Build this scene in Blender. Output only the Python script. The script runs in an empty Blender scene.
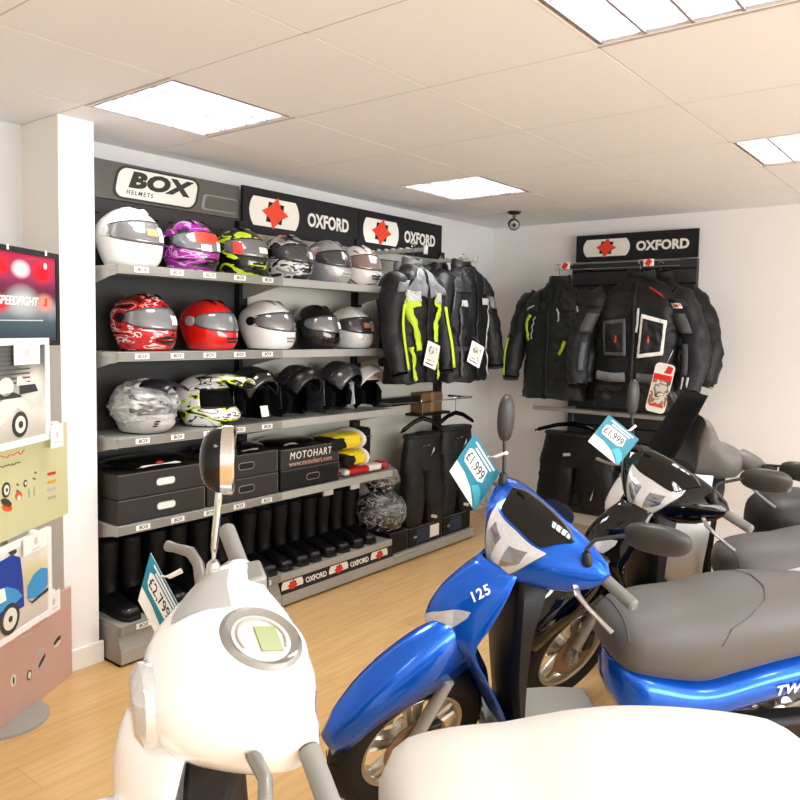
import bpy, bmesh, math, random
from mathutils import Vector as V, Matrix, noise
PI = math.pi
R = math.radians
scene = bpy.context.scene
col = scene.collection
rnd = random.Random(7)

# ------------------------------------------------------------------ materials
def lin(c):
    if isinstance(c, str):
        c = c.lstrip('#'); c = [int(c[i:i+2], 16)/255 for i in (0, 2, 4)]
    return tuple(((x/12.92) if x <= .04045 else ((x+.055)/1.055)**2.4) for x in c[:3]) + (1.,)

class NT:
    def __init__(s, name):
        s.m = bpy.data.materials.new(name); s.m.use_nodes = True
        s.t = s.m.node_tree; s.n = s.t.nodes; s.l = s.t.links
        s.b = s.n['Principled BSDF']
    def add(s, kind, **k):
        n = s.n.new(kind)
        for a, v in k.items():
            if a.startswith('i_'):
                key = a[2:]
                n.inputs[int(key) if key.isdigit() else key].default_value = v
            else: setattr(n, a, v)
        return n
    def link(s, a, b): s.l.new(a, b)
    def set(s, **k):
        for a, v in k.items(): s.b.inputs[a.replace('_', ' ')].default_value = v

def mat(name, c, rough=.5, metal=0., coat=0., emit=0., alpha=1., trans=0., bump=0., bscale=60., vary=0., vscale=6., sheen=0., spec=.5):
    k = NT(name); C = lin(c)
    k.set(Base_Color=C, Roughness=rough, Metallic=metal)
    k.b.inputs['Specular IOR Level'].default_value = spec
    k.b.inputs['Coat Weight'].default_value = coat
    k.b.inputs['Coat Roughness'].default_value = .04
    k.b.inputs['Transmission Weight'].default_value = trans
    k.b.inputs['Alpha'].default_value = alpha
    if sheen: k.b.inputs['Sheen Weight'].default_value = sheen
    if emit:
        k.b.inputs['Emission Color'].default_value = C; k.b.inputs['Emission Strength'].default_value = emit
    tc = k.add('ShaderNodeTexCoord')
    if vary:
        nz = k.add('ShaderNodeTexNoise', i_Scale=vscale, i_Detail=4.); k.link(tc.outputs['Object'], nz.inputs['Vector'])
        mx = k.add('ShaderNodeMix', data_type='RGBA'); mx.inputs[6].default_value = tuple(max(0, x*(1-vary)) for x in C[:3])+(1,); mx.inputs[7].default_value = tuple(min(1, x*(1+vary)) for x in C[:3])+(1,)
        k.link(nz.outputs['Fac'], mx.inputs[0]); k.link(mx.outputs[2], k.b.inputs['Base Color'])
    if bump:
        nz = k.add('ShaderNodeTexNoise', i_Scale=bscale, i_Detail=5.); k.link(tc.outputs['Object'], nz.inputs['Vector'])
        bp = k.add('ShaderNodeBump', i_Strength=bump, i_Distance=.01); k.link(nz.outputs['Fac'], bp.inputs['Height']); k.link(bp.outputs['Normal'], k.b.inputs['Normal'])
    return k.m

def graphic_mat(name, cols, seed=0., scale=(6, 6, 14), dist=3., rough=.12, coat=.8):
    """bands of several paint colours, warped like helmet graphics"""
    k = NT(name); k.set(Roughness=rough); k.b.inputs['Coat Weight'].default_value = coat
    tc = k.add('ShaderNodeTexCoord'); mp = k.add('ShaderNodeMapping'); mp.inputs['Location'].default_value = (seed, seed*.7, seed*1.3); mp.inputs['Scale'].default_value = scale
    mp.inputs['Rotation'].default_value = (0, .5, .3)
    nz = k.add('ShaderNodeTexNoise', i_Scale=.9, i_Detail=2., i_Distortion=dist*.3)
    k.link(tc.outputs['Object'], mp.inputs['Vector']); k.link(mp.outputs[0], nz.inputs['Vector'])
    cr = k.add('ShaderNodeValToRGB'); cr.color_ramp.interpolation = 'CONSTANT'
    el = cr.color_ramp.elements
    n = len(cols)
    while len(el) < n: el.new(.5)
    for i, (p, c) in enumerate(cols): el[i].position = p; el[i].color = lin(c)
    k.link(nz.outputs['Fac'], cr.inputs[0]); k.link(cr.outputs[0], k.b.inputs['Base Color'])
    return k.m

M = {}
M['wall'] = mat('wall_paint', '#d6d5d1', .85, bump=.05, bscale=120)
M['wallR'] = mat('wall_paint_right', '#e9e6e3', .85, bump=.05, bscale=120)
M['white_gloss'] = mat('white_gloss_paint', '#f2efea', .35)
M['pillar'] = mat('pillar_paint', '#efece8', .7)
M['steel'] = mat('grey_powder_steel', '#a5a49e', .42, .15)
M['steel_dk'] = mat('mid_grey_steel', '#8d8b84', .4, .2)
M['chrome'] = mat('chrome', '#d8d8d8', .08, 1.)
M['alu'] = mat('satin_alloy', '#c9c2b4', .28, .9)
M['black'] = mat('black_plastic', '#0e0e0f', .45, spec=.3)
M['black_matt'] = mat('black_matt', '#09090a', .75, spec=.15)
M['black_gloss'] = mat('black_gloss', '#050506', .05, coat=.25, spec=.35)
M['dark_panel'] = mat('dark_panel', '#373634', .55, vary=.08, spec=.25)
M['upright'] = mat('upright_steel', '#1b1b1e', .45, spec=.3)
M['beige_panel'] = mat('beige_panel', '#c4c1b4', .6)
M['white'] = mat('white_plastic', '#f4f3f0', .35)
M['paper'] = mat('white_card', '#f3f0ea', .7)
M['label'] = mat('label_white', '#e9e6de', .6)
M['text_dk'] = mat('dark_print', '#2b2926', .6)
M['red'] = mat('red_print', '#d8261c', .5)
M['redorange'] = mat('red_orange_print', '#e2401f', .5)
M['sign_black'] = mat('sign_black', '#1d1c1e', .5, spec=.25)
M['sign_white'] = mat('sign_white', '#e9e5da', .55)
M['olive'] = mat('kick_grey_olive', '#8d8a80', .4, .1)
M['strip'] = mat('price_strip', '#817e75', .45)

# ------------------------------------------------------------------ objects
def tag(o, label=None, cat=None, group=None, kind=None):
    if label: o['label'] = label
    if cat: o['category'] = cat
    if group: o['group'] = group
    if kind: o['kind'] = kind
    return o
def thing(name, label, cat, loc=(0, 0, 0), rotz=0., group=None, rot=None):
    o = bpy.data.objects.new(name, None); col.objects.link(o)
    o.empty_display_size = .1
    o.location = loc; o.rotation_euler = rot if rot else (0, 0, rotz)
    return tag(o, label, cat, group)
def obj(name, bm, m, parent=None, smooth=True, angle=40, bevel=0., sub=0, solid=0., wn=False):
    me = bpy.data.meshes.new(name)
    if bm is not None:
        bmesh.ops.recalc_face_normals(bm, faces=bm.faces) if not getattr(bm, 'tag_nonrecalc', False) else None
        bm.to_mesh(me); bm.free()
    for x in (m if isinstance(m, (list, tuple)) else [m]): me.materials.append(x)
    if smooth:
        for p in me.polygons: p.use_smooth = True
        me.set_sharp_from_angle(angle=R(angle))
    o = bpy.data.objects.new(name, me); col.objects.link(o)
    if parent is not None: o.parent = parent
    if solid:
        md = o.modifiers.new('s', 'SOLIDIFY'); md.thickness = solid; md.offset = 0
    if bevel:
        md = o.modifiers.new('b', 'BEVEL'); md.width = bevel; md.segments = 2; md.limit_method = 'ANGLE'; md.angle_limit = R(35)
    if sub:
        md = o.modifiers.new('u', 'SUBSURF'); md.levels = sub; md.render_levels = sub
    return o
def BM(): return bmesh.new()
def xform(verts, mtx):
    for v in verts: v.co = mtx @ v.co
def box(bm, c, s, mi=0, rot=None):
    """c centre, s full sizes"""
    r = bmesh.ops.create_cube(bm, size=1.)
    for v in r['verts']:
        p = V((v.co.x*s[0], v.co.y*s[1], v.co.z*s[2]))
        if rot is not None: p = rot @ p
        v.co = p + V(c)
    fs = set(f for v in r['verts'] for f in v.link_faces)
    for f in fs: f.material_index = mi
    return r['verts']
def bb(bm, a, b, mi=0):
    a = V(a); b = V(b); return box(bm, (a+b)/2, b-a, mi)
def frame(d):
    d = d.normalized(); u = V((0, 0, 1)) if abs(d.z) < .95 else V((1, 0, 0))
    x = d.cross(u).normalized(); return x, x.cross(d).normalized()
def tube(bm, pts, r, n=12, cap=True, mi=0, flat=None):
    """sweep a circle along pts; r number or list; flat=(axis vector, factor) squeezes"""
    pts = [V(p) for p in pts]; rs = r if isinstance(r, (list, tuple)) else [r]*len(pts)
    rings = []; px = None
    for i, p in enumerate(pts):
        d = (pts[min(i+1, len(pts)-1)] - pts[max(i-1, 0)])
        x, y = frame(d)
        if px is not None:
            d.normalize(); x = (px - d*px.dot(d)).normalized(); y = d.cross(x)
        px = x
        ring = []
        for k in range(n):
            a = 2*PI*k/n
            o = (x*math.cos(a)+y*math.sin(a))*rs[i]
            if flat: f = V(flat[0]).normalized(); o = o - f*o.dot(f)*(1-flat[1])
            ring.append(bm.verts.new(p+o))
        rings.append(ring)
    skin(bm, rings, cap, mi)
    return rings
def skin(bm, rings, cap=True, mi=0, closed=True):
    n = len(rings[0])
    for a, b in zip(rings, rings[1:]):
        for k in range(n if closed else n-1):
            f = bm.faces.new((a[k], a[(k+1) % n], b[(k+1) % n], b[k])); f.material_index = mi
    if cap:
        for ring in (rings[0], rings[-1]):
            f = bm.faces.new(ring); f.material_index = mi
def loft(bm, rings, cap=True, mi=0, closed=True):
    rr = [[bm.verts.new(V(p)) for p in ring] for ring in rings]
    skin(bm, rr, cap, mi, closed); return rr
def lathe(bm, prof, n=24, axis='z', c=(0, 0, 0), mi=0, cap=True):
    rings = []
    for r, h in prof:
        ring = []
        for k in range(n):
            a = 2*PI*k/n; u, v = r*math.cos(a), r*math.sin(a)
            p = {'z': (u, v, h), 'y': (u, h, v), 'x': (h, u, v)}[axis]
            ring.append(bm.verts.new(V(p)+V(c)))
        rings.append(ring)
    skin(bm, rings, cap, mi)
def prism(bm, poly, o, ux, uy, nz, mi=0):
    """polygon (2d) placed at o with axes ux, uy, extruded by vector nz"""
    o = V(o); ux = V(ux); uy = V(uy); nz = V(nz)
    a = [bm.verts.new(o+ux*p[0]+uy*p[1]) for p in poly]; b = [bm.verts.new(v.co+nz) for v in a]
    n = len(poly)
    f1 = bm.faces.new(a); f2 = bm.faces.new(b); f1.material_index = f2.material_index = mi
    for k in range(n):
        f = bm.faces.new((a[k], a[(k+1) % n], b[(k+1) % n], b[k])); f.material_index = mi
def quadgrid(bm, c1, c2, c3, c4, f, nu=8, nv=8, mi=0):
    """bilinear grid of a 2d quad mapped through f(u, v)"""
    g = []
    for i in range(nu+1):
        row = []
        for j in range(nv+1):
            a, b = i/nu, j/nv
            p = [(1-a)*(1-b)*c1[k]+a*(1-b)*c2[k]+a*b*c3[k]+(1-a)*b*c4[k] for k in (0, 1)]
            row.append(bm.verts.new(V(f(p[0], p[1]))))
        g.append(row)
    for i in range(nu):
        for j in range(nv):
            q = bm.faces.new((g[i][j], g[i+1][j], g[i+1][j+1], g[i][j+1])); q.material_index = mi
def rrect(w, h, r, n=5):
    out = []
    for cx, cy, a0 in ((w/2-r, h/2-r, 0), (-w/2+r, h/2-r, 90), (-w/2+r, -h/2+r, 180), (w/2-r, -h/2+r, 270)):
        for k in range(n+1):
            a = R(a0+90*k/n); out.append((cx+r*math.cos(a), cy+r*math.sin(a)))
    return out
_txt = {}
def text_mesh(s, size, ext=.001, bold=.0, shear=0., space=1.):
    key = (s, size, ext, bold, shear, space)
    if key not in _txt:
        cu = bpy.data.curves.new('t', 'FONT'); cu.body = s; cu.size = size; cu.extrude = ext; cu.offset = bold; cu.shear = shear
        cu.space_character = space; cu.align_x = 'CENTER'; cu.align_y = 'CENTER'; cu.resolution_u = 3
        o = bpy.data.objects.new('t', cu); col.objects.link(o)
        dg = bpy.context.evaluated_depsgraph_get(); me = bpy.data.meshes.new_from_object(o.evaluated_get(dg))
        bpy.data.objects.remove(o); _txt[key] = me
    return _txt[key]
def put_text(bm, s, size, o, ux, uy, mi=0, ext=.001, bold=0., shear=0., space=1., sx=1.):
    n0 = len(bm.verts); f0 = len(bm.faces)
    bm.from_mesh(text_mesh(s, size, ext, bold, shear, space))
    bm.verts.ensure_lookup_table(); bm.faces.ensure_lookup_table()
    ux = V(ux).normalized(); uy = V(uy).normalized(); nz = ux.cross(uy)
    for v in bm.verts[n0:]: v.co = V(o)+ux*v.co.x*sx+uy*v.co.y+nz*v.co.z
    for f in bm.faces[f0:]: f.material_index = mi

# ------------------------------------------------------------------ camera
def make_camera():
    h, p, r = R(38.3785), R(3.9692), R(-.97151)
    f = V((math.cos(h)*math.cos(p), math.sin(h)*math.cos(p), -math.sin(p)))
    rt = V((math.sin(h), -math.cos(h), 0)); dn = f.cross(rt)
    c, s = math.cos(r), math.sin(r)
    right = c*rt+s*dn; down = -s*rt+c*dn
    cam = bpy.data.cameras.new('camera'); o = bpy.data.objects.new('camera', cam); col.objects.link(o)
    m = Matrix((right, -down, -f)).transposed().to_4x4(); m.translation = (0, 0, 1.575)
    o.matrix_world = m
    cam.sensor_fit = 'HORIZONTAL'; cam.sensor_width = 36; cam.lens = 757.79/800*36; cam.shift_y = -17.154/800
    cam.clip_start = .02
    scene.camera = o
make_camera()

# ------------------------------------------------------------------ room shell
X0, X1, Y0, Y1, ZC = -2.2, 5.79, -3.6, 3.57, 2.48
def struct(name, bm, m, **k):
    o = obj(name, bm, m, smooth=False, **k); o['kind'] = 'structure'; return o
def floor_mat():
    k = NT('laminate_floor'); k.set(Roughness=.32)
    tc = k.add('ShaderNodeTexCoord'); mp = k.add('ShaderNodeMapping'); mp.inputs['Scale'].default_value = (1, 1, 1)
    k.link(tc.outputs['Object'], mp.inputs[0])
    br = k.add('ShaderNodeTexBrick', i_Scale=1., offset=.37); br.inputs['Brick Width'].default_value = 1.2; br.inputs['Row Height'].default_value = .19; br.inputs['Mortar Size'].default_value = .0012
    br.inputs['Color1'].default_value = lin('#ddb67f'); br.inputs['Color2'].default_value = lin('#d6ad74'); br.inputs['Mortar'].default_value = lin('#b98a56')
    k.link(mp.outputs[0], br.inputs['Vector'])
    mp2 = k.add('ShaderNodeMapping'); mp2.inputs['Scale'].default_value = (2.2, 22, 1); k.link(tc.outputs['Object'], mp2.inputs[0])
    nz = k.add('ShaderNodeTexNoise', i_Scale=1.5, i_Detail=6., i_Distortion=.6); k.link(mp2.outputs[0], nz.inputs['Vector'])
    mx = k.add('ShaderNodeMix', data_type='RGBA', blend_type='MULTIPLY', i_0=.5)
    cr = k.add('ShaderNodeValToRGB'); cr.color_ramp.elements[0].color = (.72, .64, .55, 1); cr.color_ramp.elements[0].position = .3; cr.color_ramp.elements[1].color = (1, 1, 1, 1); cr.color_ramp.elements[1].position = .62
    k.link(nz.outputs['Fac'], cr.inputs[0]); k.link(br.outputs['Color'], mx.inputs[6]); k.link(cr.outputs[0], mx.inputs[7]); k.link(mx.outputs[2], k.b.inputs['Base Color'])
    return k.m
def ceiling_mat():
    k = NT('ceiling_tile'); k.set(Roughness=.9, Base_Color=lin('#e7e9ec'))
    tc = k.add('ShaderNodeTexCoord')
    nz = k.add('ShaderNodeTexNoise', i_Scale=180., i_Detail=3.); k.link(tc.outputs['Object'], nz.inputs[0])
    bp = k.add('ShaderNodeBump', i_Strength=.06, i_Distance=.01); k.link(nz.outputs['Fac'], bp.inputs['Height']); k.link(bp.outputs[0], k.b.inputs['Normal'])
    return k.m
M['floor'] = floor_mat(); M['ceiling'] = ceiling_mat()
M['grid'] = mat('ceiling_grid', '#bdb7b0', .8)
bm = BM(); bb(bm, (X0-.1, Y0-.1, -.08), (X1+.1, Y1+.1, 0)); struct('floor', bm, M['floor'])

LIGHTS = [(2.005, 2.735), (4.12, 2.71), (4.09, .755), (1.99, .755), (-.2, .755), (-.2, -1.3), (1.99, -1.3), (4.09, -1.3)]
LW = .32
# ceiling as tiles with openings where the light fittings sit
gx = sorted({X0-.1, X1+.1, -.83, -1.5, .43, 1.06, 3.06, 5.09} | {round(c[0]+s*LW, 3) for c in LIGHTS for s in (-1, 1)} - {1.67, 2.31, 3.77, 4.41} | {1.685, 2.325, 3.785, 4.43})
gx = [X0-.1, -1.5, -.83, -.19, .43, 1.06, 1.685, 2.325, 3.06, 3.785, 4.43, 5.09, X1+.1]
gy = [Y0-.1, -3.0, -2.4, -1.6, -1.0, -.3, .455, 1.055, 1.73, 2.435, 3.035, Y1+.1]
LIGHTS = [(2.005, 2.735), (4.107, 2.735), (4.107, .755), (2.005, .755), (-.51, .755), (-.51, -1.3), (2.005, -1.3), (4.107, -1.3)]
holes = set()
def cell(v, g):
    for i in range(len(g)-1):
        if g[i] < v < g[i+1]: return i
for c in LIGHTS: holes.add((cell(c[0], gx), cell(c[1], gy)))
bm = BM()
for i in range(len(gx)-1):
    for j in range(len(gy)-1):
        if (i, j) in holes: continue
        bb(bm, (gx[i]+.003, gy[j]+.003, ZC), (gx[i+1]-.003, gy[j+1]-.003, ZC+.02))
struct('ceiling', bm, M['ceiling'])
bm = BM()
for x in gx[1:-1]: bb(bm, (x-.006, Y0, ZC+.001), (x+.006, Y1, ZC+.012))
for y in gy[1:-1]: bb(bm, (X0, y-.006, ZC+.001), (X1, y+.006, ZC+.012))
o = struct('trim_1', bm, M['grid'])
bm = BM(); bb(bm, (X0-.1, Y0-.1, ZC+.14), (X1+.1, Y1+.1, ZC+.18)); struct('trim_2', bm, M['wall'])
bm = BM(); bb(bm, (X0-.1, Y1, 0), (X1+.1, Y1+.12, ZC+.14)); struct('wall_back', bm, M['wall'])
bm = BM(); bb(bm, (X1, Y0-.1, 0), (X1+.12, Y1, ZC+.14)); struct('wall_right', bm, M['wallR'])
bm = BM(); bb(bm, (X0-.12, Y0-.1, 0), (X0, Y1, ZC+.14)); struct('wall_left', bm, M['wall'])
# front wall: shop window opening, behind the camera
WX0, WX1, WZ0, WZ1 = -1.6, 5.2, .35, 2.3
bm = BM()
bb(bm, (X0-.1, Y0-.12, 0), (WX0, Y0, ZC+.14)); bb(bm, (WX1, Y0-.12, 0), (X1+.1, Y0, ZC+.14))
bb(bm, (WX0, Y0-.12, 0), (WX1, Y0, WZ0)); bb(bm, (WX0, Y0-.12, WZ1), (WX1, Y0, ZC+.14))
struct('wall_front', bm, M['wall'])
bm = BM()
for x in (WX0+.02, WX0+(WX1-WX0)/3, WX0+2*(WX1-WX0)/3, WX1-.02): bb(bm, (x-.025, Y0-.1, WZ0), (x+.025, Y0-.04, WZ1))
bb(bm, (WX0, Y0-.1, WZ0), (WX1, Y0-.04, WZ0+.05)); bb(bm, (WX0, Y0-.1, WZ1-.05), (WX1, Y0-.04, WZ1))
wn = struct('window_1', bm, M['white_gloss'])
k = NT('window_glass'); tr = k.add('ShaderNodeBsdfTransparent'); gl = k.add('ShaderNodeBsdfGlossy', i_Roughness=.02); mx = k.add('ShaderNodeMixShader', i_0=.06)
k.link(tr.outputs[0], mx.inputs[1]); k.link(gl.outputs[0], mx.inputs[2]); k.link(mx.outputs[0], k.n['Material Output'].inputs[0]); M['glass'] = k.m
bm = BM(); bb(bm, (WX0, Y0-.073, WZ0), (WX1, Y0-.067, WZ1)); obj('window_pane', bm, M['glass'], wn, False)
# pillar by the shelves with its skirting
bm = BM(); bb(bm, (1.685, 3.24, 0), (1.85, Y1, ZC)); struct('trim_3', bm, M['pillar'])
bm = BM(); bb(bm, (1.668, 3.222, 0), (1.866, 3.24, .1)); bb(bm, (1.668, 3.24, 0), (1.685, Y1, .1)); struct('baseboard_pillar', bm, M['white_gloss'], bevel=.004)
bm = BM(); bb(bm, (X0, Y1-.018, 0), (1.668, Y1, .1)); struct('baseboard_back', bm, M['white_gloss'], bevel=.004)
bm = BM(); bb(bm, (X1-.018, Y0, 0), (X1, 3.55, .1)); struct('baseboard_right', bm, M['white_gloss'], bevel=.004)

# ------------------------------------------------------------------ ceiling lights
M['tube'] = mat('fluorescent_tube', '#fff8f2', .5, emit=6.)
M['reflector'] = mat('louvre_reflector', '#918f94', .35, .1)
M['tray'] = mat('light_tray', '#f6f1ec', .5)
LBL = {0: 'square louvred ceiling light above the helmet shelves, top left', 1: 'square louvred ceiling light over the middle, near the camera dome', 2: 'square louvred ceiling light cut by the right edge of the photo', 3: 'square louvred ceiling light nearest the camera, at the very top edge'}
def ceiling_light(i, x, y):
    t = thing('ceiling_light', LBL.get(i, 'square louvred ceiling light out of view behind the camera'), 'ceiling light', (x, y, ZC), 0, 'louvred ceiling lights')
    bm = BM(); h = .3
    bb(bm, (-h, -h, .095), (h, h, .105))
    for s in (-1, 1): bb(bm, (s*h-.004, -h, 0), (s*h+.004, h, .1)); bb(bm, (-h, s*h-.004, 0), (h, s*h+.004, .1))
    obj('tray', bm, M['tray'], t, False)
    bm = BM()
    bm.free()
    for k in range(4):
        bm = BM(); tube(bm, [(-.27, -.21+.14*k, .068), (.27, -.21+.14*k, .068)], .013, 10); obj('tube', bm, M['tube'], t)
    bm = BM(); n = 4
    for k in range(n+1):   # long v-shaped reflectors between the tubes
        c = -.28+.14*k
        for s in (-1, 1):
            v = [bm.verts.new(p) for p in ((-.295, c+s*.022, .05), (.295, c+s*.022, .05), (.295, c+s*.004, .002), (-.295, c+s*.004, .002))]; bm.faces.new(v)
        bb(bm, (-.295, c-.004, .0), (.295, c+.004, .003))
    for k in range(9):   # cross blades
        c = -.28+.07*k
        for s in (-1, 1):
            v = [bm.verts.new(p) for p in ((c+s*.010, -.295, .04), (c+s*.010, .295, .04), (c+s*.002, .295, .004), (c+s*.002, -.295, .004))]; bm.faces.new(v)
    obj('louvre', bm, M['reflector'], t, False)
    L = bpy.data.lights.new('lamp', 'AREA'); L.shape = 'SQUARE'; L.size = .56; L.energy = LP; L.color = (.95, .98, 1)
    lo = bpy.data.objects.new('lamp', L); col.objects.link(lo); lo.location = (x, y, ZC+.052)
LP = 19
for i, c in enumerate(LIGHTS): ceiling_light(i, *c)
# daylight through the shop window
L = bpy.data.lights.new('daylight', 'AREA'); L.shape = 'RECTANGLE'; L.size = WX1-WX0-.2; L.size_y = WZ1-WZ0-.1; L.energy = 210; L.color = (.93, .96, 1)
lo = bpy.data.objects.new('daylight', L); col.objects.link(lo); lo.location = ((WX0+WX1)/2, Y0-.3, (WZ0+WZ1)/2+.1); lo.rotation_euler = (R(98), 0, 0)
w = bpy.data.worlds.new('world'); scene.world = w; w.use_nodes = True
w.node_tree.nodes['Background'].inputs[0].default_value = (.9, .95, 1, 1); w.node_tree.nodes['Background'].inputs[1].default_value = 1.
scene.view_settings.view_transform = 'Standard'; scene.view_settings.look = 'None'; scene.view_settings.gamma = 1
scene.view_settings.exposure = 1.0
try: scene.view_settings.use_curve_mapping = False
except Exception: pass
# ------------------------------------------------------------------ shelving bays
BX = [1.87, 2.865, 3.86, 4.855]; YF, YP, YB = 3.10, 3.47, 3.50
SZ = [1.847, 1.452, 1.06, .655]
def label_bm(bm, x, y, z, s='BOX', w=.074, h=.025):
    bb(bm, (x-w/2, y-.0025, z-h/2), (x+w/2, y, z+h/2), 0)
    put_text(bm, s, .023, (x, y-.003, z), (1, 0, 0), (0, 0, 1), 1, .0004, .0004, .2)
def shelf(t, k, x0, x1, z, strip):
    bm = BM()
    bb(bm, (x0, YF+.004, z-.022), (x1, YP-.01, z))                # tray
    bb(bm, (x0, YF, z-.040), (x1, YF+.012, z+.004))               # lip
    s = obj('shelf', bm, M['steel'], t, False, bevel=.002)
    for x, sg in ((x0+.001, 1), (x1-.004, -1)):
        bm = BM(); prism(bm, [(YF+.012, z-.022), (YP-.01, z-.022), (YP-.01, z-.105), (YP-.06, z-.105), (YF+.06, z-.05), (YF+.012, z-.045)], (x, 0, 0), (0, 1, 0), (0, 0, 1), (.003, 0, 0))
        obj('bracket', bm, M['steel'], s, False)
    if strip:
        bm = BM(); bb(bm, (x0+.002, YF-.006, z-.036), (x1-.002, YF, z+.002)); obj('price_strip', bm, M['strip'], s, False)
        for j in range(5):
            bm = BM(); label_bm(bm, x0+.12+.19*j, YF-.006, z-.017); obj('price_label', bm, [M['label'], M['text_dk']], s, False)
    return s
def upright(t, x):
    bm = BM(); bb(bm, (x-.03, YP-.045, 0), (x+.03, YP, 2.18))
    for i in range(30): bb(bm, (x-.014, YP-.047, .15+i*.066), (x-.008, YP-.045, .185+i*.066), 1); bb(bm, (x+.008, YP-.047, .15+i*.066), (x+.014, YP-.045, .185+i*.066), 1)
    obj('upright', bm, [M['upright'], M['black_matt']], t, False)
def emblem(bm, o, ux, nz, w, h, mw=0, mr=1, mk=2):
    """white barrel with a four pointed red star over a dark diamond; material slots white, red, black"""
    o = V(o); ux = V(ux); uz = V((0, 0, 1)); nz = V(nz)
    poly = []
    for k in range(9):
        a = R(-38+76*k/8); poly.append((w*.5*(.84+.16*(math.cos(a)-math.cos(R(38)))/(1-math.cos(R(38)))), h*.5*math.sin(a)/math.sin(R(38))))
    poly = poly+[(-p[0], -p[1]) for p in poly]
    prism(bm, poly, o, ux, uz, nz*.001, mw)
    q = h*.5
    prism(bm, [(q*.86, q*.64), (q*.60, -q*.76), (-q*.86, -q*.64), (-q*.60, q*.76)], o+nz*.001, ux, uz, nz*.001, mk)
    st = [(q*a, q*b) for a, b in ((.28, 1.14), (.50, .42), (1.28, -.06), (.54, -.42), (-.24, -1.14), (-.50, -.42), (-1.26, .06), (-.54, .42))]
    prism(bm, st, o+nz*.002, ux, uz, nz*.001, mr)

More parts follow.
